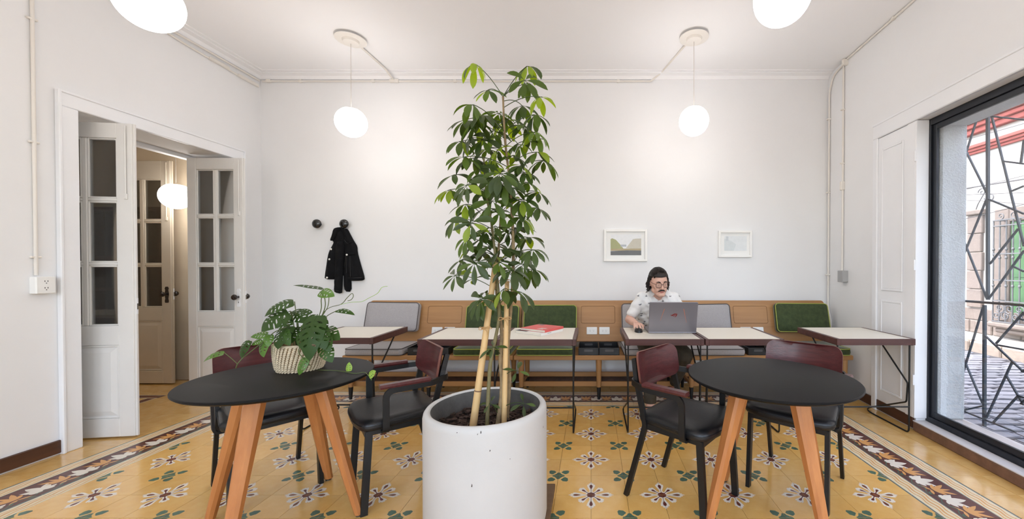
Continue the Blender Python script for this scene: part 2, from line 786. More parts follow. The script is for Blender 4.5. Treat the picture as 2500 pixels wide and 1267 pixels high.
ty = lambda pts: [(p[1], p[0]) for p in reversed(pts)]
flower_regions = [(spoke(ax_prof, 0.0), 1), (spoke(ax_prof, PI / 2), 1), (spoke(dg_prof, PI / 4), 1), (cen, 2), (line_x, 2), (ty(line_x), 2), (drop_x, 2), (ty(drop_x), 2), (drop_d, 2), (far(cg), 3), (far(lg), 3)]
me_flower = tile_mesh('patterned_tile', TS, TS, flower_regions, [M_t_yel, M_t_white, M_t_red, M_t_green])
me_plain = tile_mesh('plain_tile', TS, TS, [], [M_t_plain])


def ell(cx, cy, a, b, ang, n=10, pinch=0.0):
    out = []
    for i in range(n):
        t = 2 * PI * i / n
        x = a * math.cos(t)
        y = b * math.sin(t) * (1 - pinch * math.cos(t))
        out.append((cx + x * math.cos(ang) - y * math.sin(ang), cy + x * math.sin(ang) + y * math.cos(ang)))
    return out


def petal(bx, by, ang, L, w, n=5):
    """leaf-shaped polygon from a base point"""
    a, b = [], []
    for i in range(n + 1):
        t = i / n
        ww = w * math.sin(PI * min(1, 0.08 + 0.92 * t ** 0.9)) ** 0.8
        x, y = L * t, ww
        a.append((bx + x * math.cos(ang) - y * math.sin(ang), by + x * math.sin(ang) + y * math.cos(ang)))
        b.append((bx + x * math.cos(ang) + y * math.sin(ang), by + x * math.sin(ang) - y * math.cos(ang)))
    return a + b[::-1]


# brown border tile: u along the border, v towards the wall
bw = TS
reg = []
for an, L, w in ((90, 0.110, 0.022), (50, 0.095, 0.019), (130, 0.095, 0.019), (12, 0.060, 0.014), (168, 0.060, 0.014)):
    reg.append((petal(0.05 + 0.006 * math.cos(R(an)), 0.055, R(an), L, w), 1))
reg.append((ell(0.028, 0.046, 0.016, 0.006, R(20)), 1))
reg.append((ell(0.072, 0.046, 0.016, 0.006, R(-20)), 1))
for an, L, w in ((90, 0.095, 0.010), (62, 0.105, 0.012), (118, 0.105, 0.012), (32, 0.066, 0.011), (148, 0.066, 0.011)):
    reg.append((petal(0.15, 0.075, R(an), L, w), 2))
reg.append((petal(0.15, 0.060, R(180 + 25), 0.05, 0.008), 2))
reg.append((petal(0.15, 0.060, R(-25), 0.05, 0.008), 2))
for k in range(2):
    x0 = 0.1 * k
    pts = [(x0 + 0.1 * i / 8, 0.030 + 0.014 * math.sin(2 * PI * i / 8)) for i in range(9)]
    reg.append(([(p[0], p[1] - 0.0035) for p in pts] + [(p[0], p[1] + 0.0035) for p in reversed(pts)], 3))
reg.append((petal(0.095, 0.022, R(35), 0.035, 0.006), 3))
reg.append((petal(0.195, 0.020, R(150), 0.035, 0.006), 3))
reg.append(([(0, 0.0), (bw, 0.0), (bw, 0.006), (0, 0.006)], 4))
reg.append(([(0, bw - 0.006), (bw, bw - 0.006), (bw, bw), (0, bw)], 4))
me_border = tile_mesh('border_tile', bw, bw, reg, [M_t_brown, M_t_white, M_t_orange, M_t_green, M_t_teal])
# wavy side tile (0.2 x 0.1): slate line at v = 0
reg = [([(0, 0.0), (bw, 0.0), (bw, 0.011), (0, 0.011)], 2)]
for j, (v0, hw) in enumerate(((0.034, 0.0040), (0.056, 0.0055), (0.080, 0.0040))):
    pts = [(bw * i / 12, v0 + 0.005 * math.sin(4 * PI * i / 12 + j)) for i in range(13)]
    reg.append(([(p[0], p[1] - hw) for p in pts] + [(p[0], p[1] + hw) for p in reversed(pts)], 1))
me_wave = tile_mesh('wavy_border_tile', bw, bw / 2, reg, [M_t_cream, M_t_orange, M_t_teal])
# corner tile of the border: plain brown with a rosette
reg = [(petal(0.1, 0.1, R(45 * k), 0.075, 0.014), 1) for k in range(8)] + [(ell(0.1, 0.1, 0.016, 0.016, 0), 2)]
me_corner = tile_mesh('border_corner_tile', bw, bw, reg, [M_t_brown, M_t_white, M_t_orange])

nx0, nx1 = -15, 9                        # patterned field in tile units along x
ny1 = 1                                  # field ends at TY0 + 0.2
NEAR = -7                                # nearest row seen in the photograph (row index)


def place_tile(name, me, x, y, rot, near):
    """rot turns the tile about its own centre"""
    w = me['w'] if 'w' in me else TS
    M = at(x, y, 0) @ rotz(rot)
    if near:
        near_stuff.append((me, M))
        return
    o = link(name, me, floor)
    o.matrix_local = M


near_stuff = []
rows = range(-17, ny1)
for j in rows:
    y = TY0 + j * TS
    near = j < NEAR
    for i in range(nx0, nx1):
        x = i * TS
        ei, ej = i % 2 == 0, j % 2 == 0
        # flower corner of this tile: the corner with both grid indices even
        cx = x if ei else x + TS
        cy = y if ej else y + TS
        if ei and ej:
            place_tile('patterned_tile', me_flower, cx, cy, 0, near)
        elif not ei and ej:
            place_tile('patterned_tile', me_flower, cx, cy, R(90), near)
        elif not ei and not ej:
            place_tile('patterned_tile', me_flower, cx, cy, R(180), near)
        else:
            place_tile('patterned_tile', me_flower, cx, cy, R(270), near)
    # left border: v towards the left wall -> rotate +90 (u along +y, v along -x)
    place_tile('wavy_border_tile', me_wave, -3.1, y + TS, R(-90), near)          # inner band, slate line inside edge
    place_tile('border_tile', me_border, -3.1, y, R(90), near)
    place_tile('wavy_border_tile', me_wave, -3.4, y + TS, R(-90), near)
    # right border
    place_tile('wavy_border_tile', me_wave, 1.8, y + TS, R(-90), near)
    place_tile('border_tile', me_border, 1.9, y + TS, R(-90), near)
    place_tile('wavy_border_tile', me_wave, 2.2, y, R(90), near)
    place_tile('plain_tile', me_plain, -3.6, y, 0, near)
    place_tile('plain_tile', me_plain, 2.2, y, 0, near)
    place_tile('plain_tile', me_plain, 2.4, y, 0, near)
yb = TY0 + TS
for i in range(nx0, nx1):
    place_tile('wavy_border_tile', me_wave, i * TS, yb, 0, False)
    place_tile('border_tile', me_border, i * TS, yb + 0.1, 0, False)
    place_tile('wavy_border_tile', me_wave, i * TS + TS, yb + 0.4, R(180), False)
for (x, lf) in ((-3.4, True), (1.8, False)):
    place_tile('border_corner_tile', me_corner, x + 0.1, yb + 0.1, 0, False)
    place_tile('wavy_border_tile', me_wave, x + 0.3, yb + 0.4, R(180), False)
    if lf:
        place_tile('wavy_border_tile', me_wave, x, yb + 0.3, R(-90), False)
        place_tile('wavy_border_tile', me_wave, x + 0.1, yb, 0, False)
        place_tile('wavy_border_tile', me_wave, x + 0.3, yb + 0.3, R(-90), False)
    else:
        place_tile('wavy_border_tile', me_wave, x + 0.4, yb + 0.1, R(90), False)
        place_tile('wavy_border_tile', me_wave, x + 0.1, yb, 0, False)
        place_tile('wavy_border_tile', me_wave, x, yb + 0.3, R(-90), False)
for i in range(-18, 14):
    place_tile('plain_tile', me_plain, i * TS, yb + 0.4, 0, False)
for j in range(2):
    place_tile('plain_tile', me_plain, -3.6, yb + TS * j, 0, False)
    place_tile('plain_tile', me_plain, 2.2, yb + TS * j, 0, False)
    place_tile('plain_tile', me_plain, 2.4, yb + TS * j, 0, False)
me_cut = tile_mesh('cut_tile', TS, 0.124, [], [M_t_plain])
for i in range(-18, 14):
    place_tile('cut_tile', me_cut, i * TS, yb + 0.6, 0, False)
for j in range(-7, 5):
    place_tile('cut_tile', me_cut, -3.6, TY0 + j * TS, R(90), False)
# the rows beside and behind the camera, too many to show: one body of tiling
nb = MB()
mats_n = []
for me, M in near_stuff:
    idx = []
    for m in me.materials:
        if m not in mats_n:
            mats_n.append(m)
        idx.append(mats_n.index(m))
    nb.add([v.co.copy() for v in me.vertices], [tuple(p.vertices) for p in me.polygons], [idx[p.material_index] for p in me.polygons], M)
o = nb.build('floor_tiling', mats_n, floor, recalc=False)
o['kind'] = 'stuff'

# hall tiles: plain ochre with a brown band
me_band = tile_mesh('band_tile', TS, 0.1, [([(0, 0), (TS, 0), (TS, 0.012), (0, 0.012)], 1), ([(0, 0.088), (TS, 0.088), (TS, 0.1), (0, 0.1)], 1)], [M_t_brown, M_t_cream])


def hall_tile(name, me, x, y, rot=0.0, sc=(1, 1, 1)):
    o = link(name, me, hall_floor)
    o.matrix_local = at(x, y, 0) @ rotz(rot) @ Matrix.Diagonal((sc[0], sc[1], sc[2], 1))


for i in range(10):
    for j in range(9):
        x, y = -5.85 + TS * i, 2.77 + TS * j
        if i in (7,) and j < 5:
            hall_tile('plain_tile', me_plain, x, y, 0, (0.5, 1, 1))
            hall_tile('band_tile', me_band, x + 0.2, y, R(90))
        elif j == 5 and i <= 7:
            hall_tile('band_tile', me_band, x, y, 0)
            hall_tile('plain_tile', me_plain, x, y + 0.1, 0, (1, 0.5, 1))
        elif y + TS < 4.40:
            hall_tile('plain_tile', me_plain, x, y)
for i in range(9):
    hall_tile('plain_tile', me_plain, -5.85 + TS * i, 2.57)
for j in range(6):
    hall_tile('plain_tile', me_plain, -3.85, 2.77 + TS * j, 0, (0.625, 1, 1))

# ================================================================== WALLS, CEILING
HX = -4.06
DY0, DY1, DZ = 2.748, 3.955, 2.39
wb = MB()
wb.box((HX, -2.4, -0.12), (XL, DY0, ZC))
wb.box((HX, DY1, -0.12), (XL, YB + 0.3, ZC))
wb.box((HX, DY0, DZ), (XL, DY1, ZC))
wall_left = struct(wb.build('wall_left', M_wall))
wb = MB()
wb.box((XL, YB, -0.12), (3.0, YB + 0.3, ZC))
wall_back = struct(wb.build('wall_back', M_wall))
# wall behind the camera; three windows and a paved court added for daylight
FO = ((-3.3, -1.65), (-1.4, 0.4), (0.65, 2.35))
FZ0, FZ1 = 0.4, 3.0
wb = MB()
wb.box((HX, -2.65, -0.12), (3.0, -2.4, FZ0))
wb.box((HX, -2.65, FZ1), (3.0, -2.4, ZC))
ed = [HX] + [e for op in FO for e in op] + [3.0]
for a, b in zip(ed[0::2], ed[1::2]):
    wb.box((a, -2.65, FZ0), (b, -2.4, FZ1))
wall_front = struct(wb.build('wall_front', M_wall))
cy_ = MB()
cy_.box((-9, -14, -0.3), (2.7, -2.66, -0.1))  # added ground, throws sunlight up to the ceiling
struct(cy_.build('added_bounce_ground', mat('bounce_ground_stone', (206, 198, 184), 0.9, noise=(3, 0.1))), 'pale ground added behind the camera to bounce daylight')
for n_, (a, b) in enumerate(FO):
    q = MB()
    e = 0.05
    q.box((a, -2.56, FZ0), (a + e, -2.50, FZ1), 0.003)
    q.box((b - e, -2.56, FZ0), (b, -2.50, FZ1), 0.003)
    q.box((a + e, -2.56, FZ0), (b - e, -2.50, FZ0 + e), 0.003)
    q.box((a + e, -2.56, FZ1 - e), (b - e, -2.50, FZ1), 0.003)
    w_ = struct(q.build('window_%d' % (n_ + 3), M_dark), 'dark framed window added behind the camera for extra daylight')
    q = MB()
    q.box((a + e - 0.004, -2.532, FZ0 + e - 0.004), (b - e + 0.004, -2.528, FZ1 - e + 0.004))
    q.build('pane', M_winglass, w_)
    pl = bpy.data.lights.new('window_portal', 'AREA')
    pl.shape = 'RECTANGLE'
    pl.size = b - a
    pl.size_y = FZ1 - FZ0
    pl.cycles.is_portal = True
    po = bpy.data.objects.new('window_portal', pl)
    po.matrix_world = at((a + b) / 2, -2.7, (FZ0 + FZ1) / 2) @ Matrix.Rotation(R(90), 4, 'X')
    C.objects.link(po)
# right wall with the street window and an added unseen one for daylight (s = 1.26..3.30 and 4.3..6.2)
OPEN = ((1.26, 3.30), (3.7, 6.4))
WZ0, WZ1, WT = 0.08, 2.43, 0.33
wb = MB()
edges = [0.0] + [e for op in OPEN for e in op] + [6.9]
for a, b in zip(edges[0::2], edges[1::2]):
    wb.box((a, 0, 0), (b, WT, 4.3), M=MR)
for a, b in OPEN:
    wb.box((a, 0, WZ1), (b, WT, 4.3), M=MR)
    wb.box((a, 0.02, -0.2), (b, WT, 0.0), M=MR)
M_stucco = mat('stucco', (214, 220, 224), 0.95, noise=(60, 0.12), bump=(95, 0.9))
wall_right = struct(wb.build('wall_right', M_wall))
cb = MB()
cb.box((HX, -2.65, ZC), (3.0, YB + 0.3, ZC + 0.25))
ceiling = struct(cb.build('ceiling', M_ceil))
# stepped cornice along the left and back walls
tb = MB()
prof = [(0, 0), (0.0, -0.050), (0.012, -0.050), (0.020, -0.040), (0.034, -0.022), (0.055, -0.014), (0.080, -0.012), (0.080, -0.005), (0.125, -0.005), (0.125, 0)]
path = [(XL, -2.4, 1, 0), (XL, YB, 1, -1), (2.615, YB, 0, -1)]
vs = []
for (x, y, dx, dy) in path:
    for (p, z) in prof:
        vs.append((x + dx * p, y + dy * p, ZC + z))
k = len(prof)
fs = [(i * k + j, i * k + (j + 1) % k, (i + 1) * k + (j + 1) % k, (i + 1) * k + j) for i in range(2) for j in range(k)]
fs += [tuple(range(k)), tuple(range(2 * k, 3 * k))]
tb.add(vs, fs)
struct(tb.build('trim_cornice', M_ceil, smooth=30))

# baseboards
bb = MB()
bb.box((XL, -2.4, 0.012), (XL + 0.018, DY0 - 0.10, 0.10), 0.004)
struct(bb.build('baseboard_left', M_base))
bb = MB()
bb.box((XL, YB - 0.018, 0.012), (2.62, YB, 0.10), 0.004)
struct(bb.build('baseboard_back', M_base))
bb = MB()
bb.box((0.0, -0.018, 0.012), (1.25, 0.0, 0.10), 0.004, M=MR)
bb.box((3.42, -0.018, 0.012), (3.58, 0.0, 0.10), 0.004, M=MR)
struct(bb.build('baseboard_right', M_base))

# ------------------------------------------------------------------ hall shell
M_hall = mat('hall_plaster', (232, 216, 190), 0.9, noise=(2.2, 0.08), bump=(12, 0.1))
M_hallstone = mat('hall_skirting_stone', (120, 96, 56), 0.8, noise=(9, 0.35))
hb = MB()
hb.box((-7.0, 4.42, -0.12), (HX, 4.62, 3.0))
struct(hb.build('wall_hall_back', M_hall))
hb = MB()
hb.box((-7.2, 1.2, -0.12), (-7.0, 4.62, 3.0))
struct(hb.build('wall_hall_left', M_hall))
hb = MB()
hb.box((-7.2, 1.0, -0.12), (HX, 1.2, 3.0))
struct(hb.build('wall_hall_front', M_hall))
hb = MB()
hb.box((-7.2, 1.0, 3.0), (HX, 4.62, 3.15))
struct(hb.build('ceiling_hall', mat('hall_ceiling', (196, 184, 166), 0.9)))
hb = MB()
hb.box((-4.56, 4.40, 0.0), (HX, 4.42, 0.24), 0.004)
struct(hb.build('baseboard_hall', M_hallstone))

# ------------------------------------------------------------------ door trim
tr = MB()
cw, ct = 0.098, 0.026
tr.box((XL, DY0 - cw, 0), (XL + ct, DY0, DZ), 0.005)
tr.box((XL, DY1, 0), (XL + ct, DY1 + cw, DZ), 0.005)
tr.box((XL, DY0 - cw, DZ), (XL + ct, DY1 + cw, DZ + cw), 0.005)
tr.box((XL + 0.002, DY0 - cw - 0.012, 0), (XL + 0.036, DY0 - cw + 0.006, DZ + cw), 0.004)
tr.box((XL + 0.002, DY1 + cw - 0.006, 0), (XL + 0.036, DY1 + cw + 0.012, DZ + cw), 0.004)
tr.box((XL + 0.002, DY0 - cw - 0.012, DZ + cw - 0.006), (XL + 0.036, DY1 + cw + 0.012, DZ + cw + 0.012), 0.004)
struct(tr.build('trim_1', M_white))
tr = MB()
tr.box((HX + 0.0, DY0, 0), (HX + 0.07, DY0 + 0.03, DZ), 0.003)
tr.box((HX + 0.0, DY1 - 0.03, 0), (HX + 0.07, DY1, DZ), 0.003)
tr.box((HX + 0.0, DY0 + 0.03, DZ - 0.035), (HX + 0.07, DY1 - 0.03, DZ), 0.003)
struct(tr.build('trim_2', M_white))

# ------------------------------------------------------------------ door leaves
M_knob = mat('dark_knob', (38, 26, 22), 0.25, coat=0.5)
M_brass = mat('lock_metal', (120, 112, 100), 0.4, metal=0.8)


def door_leaf(name, M, mat_, label, knob_x=None, white_plate=True, edge_lock=False, hgt=2.355, cols=2):
    """leaf in local frame: x from hinge (0) to free edge (0.625), y thickness (0..0.036), z height"""
    Wd, T = 0.625, 0.036
    st, ps, mu = 0.10, 0.195, 0.035
    z_r = [0.845, 1.296, 1.318, 1.774, 1.797, 2.243]
    fr = MB()
    fr.box((0, 0, 0.012), (st, T, hgt), 0.003)
    fr.box((Wd - st, 0, 0.012), (Wd, T, hgt), 0.003)
    fr.box((Wd - 0.004, 0.008, 0.012), (Wd + 0.012, T - 0.012, hgt), 0.002)      # rebate
    for z0, z1 in ((0.012, 0.15), (0.70, 0.845), (2.243, hgt)):
        fr.box((st, 0, z0), (Wd - st, T, z1), 0.003)
    o = struct(fr.build(name, mat_), label)
    o.matrix_world = M
    for x0, x1, z0, z1 in ((st + ps, st + ps + mu, 0.845, 2.243), (st, st + ps, 1.296, 1.318), (st, st + ps, 1.774, 1.797),
                           (st + ps + mu, Wd - st, 1.296, 1.318), (st + ps + mu, Wd - st, 1.774, 1.797)):
        b = MB()
        b.box((x0, 0.004, z0), (x1, T - 0.004, z1), 0.006)
        b.build('muntin', mat_, o)
    for k in range(3):
        for c in range(2):
            x0 = st + c * (ps + mu)
            z0, z1 = ((0.845, 1.296), (1.318, 1.774), (1.797, 2.243))[k]
            b = MB()
            b.box((x0 - 0.003, 0.016, z0 - 0.003), (x0 + ps + 0.003, 0.020, z1 + 0.003))
            pn = b.build('pane', M_glass, o)
            b = MB()
            e = 0.012
            for (a0, b0, a1, b1) in ((x0, z0, x0 + e, z1), (x0 + ps - e, z0, x0 + ps, z1), (x0 + e, z0, x0 + ps - e, z0 + e), (x0 + e, z1 - e, x0 + ps - e, z1)):
                b.box((a0, 0.006, b0), (a1, 0.030, b1), 0.004)
            b.build('glazing_bead', mat_, pn)
    b = MB()
    x0, x1, z0, z1 = st, Wd - st, 0.15, 0.70
    b.box((x0, 0.011, z0), (x1, T - 0.011, z1))
    e = 0.055
    for y, s in ((0.011, -1), (T - 0.011, 1)):
        a = [(x0 + 0.02, y, z0 + 0.02), (x1 - 0.02, y, z0 + 0.02), (x1 - 0.02, y, z1 - 0.02), (x0 + 0.02, y, z1 - 0.02)]
        q = [(x0 + e, y + s * 0.009, z0 + e), (x1 - e, y + s * 0.009, z0 + e), (x1 - e, y + s * 0.009, z1 - e), (x0 + e, y + s * 0.009, z1 - e)]
        b.add(a + q, [(4, 5, 6, 7)] + [(i, (i + 1) % 4, 4 + (i + 1) % 4, 4 + i) for i in range(4)])
    b.build('panel', mat_, o, recalc=False)
    b = MB()
    for (a0, b0, a1, b1) in ((x0, z0, x0 + 0.016, z1), (x1 - 0.016, z0, x1, z1), (x0 + 0.016, z0, x1 - 0.016, z0 + 0.016), (x0 + 0.016, z1 - 0.016, x1 - 0.016, z1)):
        b.box((a0, 0.003, b0), (a1, T - 0.003, b1), 0.005)
    b.build('panel_moulding', mat_, o)
    if knob_x is not None:
        for s, y in ((-1, 0.0), (1, T)):
            b = MB()
            Mk = at(knob_x, y, 0.99) @ Matrix.Rotation(R(90) * (1 if s < 0 else -1), 4, 'X')
            b.lathe([(0.011, 0), (0.011, 0.03), (0.020, 0.034), (0.027, 0.044), (0.028, 0.054), (0.022, 0.066), (0.0, 0.070)], 20, M=Mk)
            b.build('knob', M_knob, o, smooth=40)
            b = MB()
            prof = [(-0.016, -0.095), (0.016, -0.095), (0.02, -0.075), (0.014, -0.05), (0.022, 0.0), (0.014, 0.045), (0.02, 0.06), (0.012, 0.08), (-0.012, 0.08), (-0.02, 0.06), (-0.014, 0.045), (-0.022, 0.0), (-0.014, -0.05), (-0.02, -0.075)]
            b.prism(prof, 0, 0.006, M=at(knob_x, y, 0.99) @ Matrix.Rotation(R(90), 4, 'X') @ at(0, 0, 0 if s < 0 else -0.006))
            pl = b.build('escutcheon', M_white if white_plate else M_knob, o)
            b = MB()
            b.box((knob_x - 0.003, y - 0.0075 if s < 0 else y, 0.93), (knob_x + 0.003, y if s < 0 else y + 0.0075, 0.945))
            b.build('keyhole', M_slot, pl)
    b = MB()
    b.box((Wd + 0.011, 0.009, 0.93), (Wd + 0.0135, T - 0.013, 1.05), 0.001)
    lk = b.build('lock_plate', M_white, o)
    b = MB()
    b.box((Wd + 0.0125, 0.012, 0.965), (Wd + 0.0150, T - 0.016, 1.01))
    b.build('latch', M_brass, lk)
    b = MB()                                               # surface bolt rod high on the leaf
    b.tube([(Wd - 0.035, -0.008, 1.80), (Wd - 0.035, -0.008, hgt - 0.02)], 0.005, 8)
    b.box((Wd - 0.045, -0.012, 1.79), (Wd - 0.025, 0.0, 1.83), 0.002)
    b.build('bolt', mat_, o)
    for z in (0.3, 1.2, 2.1):
        b = MB()
        b.tube([(-0.004, T, z - 0.05), (-0.004, T, z + 0.05)], 0.007, 8)
        b.build('hinge', M_white, o)
    return o


# left leaf: hinged on the hall side of the opening, swung into the room
M_l = at(HX + 0.005, DY0 + 0.07, 0) @ rotz(R(7.5))
door_leaf('door_1', M_l, M_door, 'left glazed leaf of the open white double door')
M_r = at(-3.965, DY1 - 0.155, 0) @ rotz(R(0.3)) @ Matrix.Diagonal((0.87, 1, 1, 1))
door_leaf('door_2', M_r, M_door, 'right glazed leaf of the open white double door with dark knob', knob_x=0.575)
M_h = at(-5.205, 4.215, 0) @ rotz(R(0.0))
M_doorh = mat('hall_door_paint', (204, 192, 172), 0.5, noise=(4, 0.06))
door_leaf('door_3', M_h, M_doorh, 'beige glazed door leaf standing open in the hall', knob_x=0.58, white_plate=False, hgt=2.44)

# ------------------------------------------------------------------ window: trim, frame, glass
tr = MB()
tr.box((0.775, -0.028, WZ1), (3.45, 0.0, 2.55), 0.006, M=MR)
tr.box((0.775, -0.034, 2.545), (3.47, 0.0, 2.565), 0.004, M=MR)
tr.box((0.775, -0.028, 0.0), (0.835, 0.0, WZ1), 0.005, M=MR)
tr.box((3.30, -0.028, 0.0), (3.40, 0.0, WZ1), 0.005, M=MR)
struct(tr.build('trim_3', M_white))
tr = MB()
tr.box((3.58, -0.028, WZ1), (6.52, 0.0, 2.55), 0.006, M=MR)
tr.box((3.58, -0.028, 0.0), (3.7, 0.0, WZ1), 0.005, M=MR)
tr.box((6.4, -0.028, 0.0), (6.52, 0.0, WZ1), 0.005, M=MR)
struct(tr.build('trim_4', M_white))  # casing of the added, unseen window
# folded shutter leaf beside the window, with raised panels
sh = MB()
sh.box((0.835, -0.016, 0.10), (1.26, -0.001, WZ1 - 0.004), 0.003, M=MR)
sh.box((1.262, -0.024, 0.10), (1.275, 0.07, WZ1 - 0.004), 0.002, M=MR)
sh.box((1.18, -0.024, 0.10), (1.262, -0.001, WZ1 - 0.004), 0.002, M=MR)
shutter = struct(sh.build('shutter_1', M_white), 'white panelled shutter folded beside the window')
for z0, z1 in ((0.22, 0.98), (1.10, 2.30)):
    b = MB()
    b.box((0.90, -0.021, z0), (1.12, -0.015, z1), 0.005, M=MR)
    p = b.build('shutter_panel', M_white, shutter)
    b = MB()
    for a in ((0.885, z0 - 0.02, 0.90, z1 + 0.02), (1.12, z0 - 0.02, 1.135, z1 + 0.02), (0.90, z0 - 0.02, 1.12, z0), (0.90, z1, 1.12, z1 + 0.02)):
        b.box((a[0], -0.025, a[1]), (a[2], -0.015, a[3]), 0.004, M=MR)
    b.build('panel_moulding', M_white, p)
for z in (0.4, 1.3, 2.15):
    b = MB()
    b.tube([(1.268, -0.028, z - 0.04), (1.268, -0.028, z + 0.04)], 0.007, 8, M=MR)
    b.build('hinge', M_white, shutter)

M_sillstone = mat('sill_concrete', (214, 208, 206), 0.7, noise=(14, 0.08), bump=(50, 0.1))
M_step = mat('threshold_brown', (134, 100, 82), 0.6, noise=(20, 0.3), bump=(40, 0.15))
for n_, (a, b_) in enumerate(OPEN):
    q = MB()
    q.box((a, -0.025, 0.0), (b_, 0.02, WZ0 - 0.008), 0.006, M=MR)
    struct(q.build('trim_threshold', M_step))
    q = MB()
    q.box((a, -0.025, WZ0 - 0.008), (b_, 0.07, WZ0), 0.002, M=MR)
    q.box((a, 0.02, 0.0), (b_, 0.07, WZ0 - 0.008), 0.0, M=MR)
    struct(q.build('trim_ledge', M_sillstone))
    q = MB()
    q.box((a, 0.13, 0.0), (b_, WT + 0.02, 0.10), 0.004, M=MR)
    struct(q.build('window_sill', M_sillstone))
    # rough stucco on the outer reveal
    q = MB()
    q.box((a - 0.002, 0.145, 0.10), (a + 0.035, WT + 0.012, WZ1), 0.012, M=MR)
    q.box((b_ - 0.035, 0.145, 0.10), (b_ + 0.002, WT + 0.012, WZ1), 0.012, M=MR)
    q.box((a + 0.035, 0.145, WZ1 - 0.06), (b_ - 0.035, WT + 0.012, WZ1), 0.01, M=MR)
    struct(q.build('trim_reveal', M_stucco))
    # dark frame
    q = MB()
    t0, t1 = 0.07, 0.135
    q.box((a, t0, WZ0), (a + 0.028, t1, WZ1), 0.002, M=MR)
    q.box((b_ - 0.028, t0, WZ0), (b_, t1, WZ1), 0.002, M=MR)
    q.box((a + 0.028, t0, WZ0), (b_ - 0.028, t1, WZ0 + 0.04), 0.002, M=MR)
    q.box((a + 0.028, t0, WZ1 - 0.05), (b_ - 0.028, t1, WZ1), 0.002, M=MR)
    win = struct(q.build('window_%d' % (n_ + 1), M_dark), 'tall dark framed street window')  # second pass makes the added window, out of view
    mid = (a + b_) / 2
    for c, (s0, s1, tt) in enumerate(((a + 0.03, mid + 0.03, 0.085), (mid - 0.03, b_ - 0.03, 0.112))):
        q = MB()
        e = 0.034
        q.box((s0, tt, WZ0 + 0.042), (s0 + e, tt + 0.02, WZ1 - 0.052), 0.002, M=MR)
        q.box((s1 - e, tt, WZ0 + 0.042), (s1, tt + 0.02, WZ1 - 0.052), 0.002, M=MR)
        q.box((s0 + e, tt, WZ0 + 0.042), (s1 - e, tt + 0.02, WZ0 + 0.085), 0.002, M=MR)
        q.box((s0 + e, tt, WZ1 - 0.09), (s1 - e, tt + 0.02, WZ1 - 0.052), 0.002, M=MR)
        sash = q.build('sash', M_dark, win)
        q = MB()
        q.box((s0 + e - 0.004, tt + 0.008, WZ0 + 0.08), (s1 - e + 0.004, tt + 0.012, WZ1 - 0.086), M=MR)
        q.build('pane', M_winglass, sash)
    # the openings guide the sky light in
    pl = bpy.data.lights.new('window_portal', 'AREA')
    pl.shape = 'RECTANGLE'
    pl.size = b_ - a
    pl.size_y = WZ1 - WZ0
    pl.cycles.is_portal = True
    po = bpy.data.objects.new('window_portal', pl)
    po.matrix_world = MR @ at(mid, WT + 0.06, (WZ0 + WZ1) / 2) @ frame((0, 0, 0), (1, 0, 0), (0, 0, 1), (0, 1, 0))
    C.objects.link(po)

# ================================================================== WINDOW GRILLE (welded bars)
TG = 0.352
grille = thing('window_grille', 'dark grey iron security grille of criss-crossing angled bars outside the window', 'grille', (0, 0, 0))
BARS = [((2411.8, 257), (2412, 732), 2), ((2363.8, 735), (2500, 745.5), 2), ((2404, 745), (2403, 1041), 2),
        ((2393, 266), (2363.8, 357), 1), ((2363.8, 379.8), (2409, 471), 1), ((2414, 263.6), (2500, 234.5), 1), ((2417, 267), (2500, 601), 1),
        ((2420.6, 283.8), (2500, 292.6), 1), ((2449.7, 393.7), (2500, 400), 1), ((2492.6, 397), (2500, 342), 1), ((2468.6, 467), (2500, 454), 1),
        ((2414, 486.5), (2500, 522), 1), ((2408, 487.8), (2363.8, 596), 1), ((2363.8, 614), (2409, 728), 1), ((2416.8, 644.4), (2486, 558.5), 1),
        ((2414, 729), (2500, 611.6), 1), ((2475, 650.8), (2500, 663), 1), ((2400, 750), (2363.8, 869), 1), ((2405.5, 819.6), (2500, 909), 1),
        ((2432, 838.5), (2500, 761.5), 1), ((2434.5, 842), (2500, 853.7), 1), ((2488.9, 778), (2500, 781.7), 1), ((2471, 884), (2408, 1020), 1),
        ((2457, 916.9), (2485, 965), 1), ((2485, 965), (2500, 989), 1), ((2485, 967), (2425.7, 1030.6), 1), ((2485, 965), (2500, 971), 1),
        ((2363.8, 901.7), (2399, 985), 1), ((2363.8, 999), (2399, 991), 1), ((2363.8, 1008), (2480, 1054.6), 1)]
s_mir = WR(2500, 652, TG)[0]
for (p, q, k) in BARS:
    if p[0] < 2364:
        p = (p[0] + (p[0] - q[0]) * 0.4, p[1] + (p[1] - q[1]) * 0.4)
    if q[0] < 2364:
        q = (q[0] + (q[0] - p[0]) * 0.4, q[1] + (q[1] - p[1]) * 0.4)
    a = WR(p[0], p[1], TG)
    b = WR(q[0], q[1], TG)
    for mirror in (False, True):
        (sa, za), (sb, zb) = a, b
        if mirror:
            sa, sb = 2 * s_mir - sa, 2 * s_mir - sb
        if max(sa, sb) > 3.28:
            continue
        sa, sb = max(sa, 1.20), max(sb, 1.20)
        za, zb = max(za, 0.105), max(zb, 0.105)
        m = MB()
        w = 0.017 if k == 2 else 0.0105
        m.tube([(sa, TG, za), (sb, TG, zb)], w / 2, rect=(w, w), M=MR, up=(0, 1, 0))
        m.build('bar', M_iron, grille)
m = MB()
m.tube([(s_mir + 0.06, TG, 0.10), (s_mir + 0.06, TG, WZ1 - 0.06)], 0.011, rect=(0.012, 0.012), M=MR, up=(0, 1, 0))
m.build('bar', M_iron, grille)
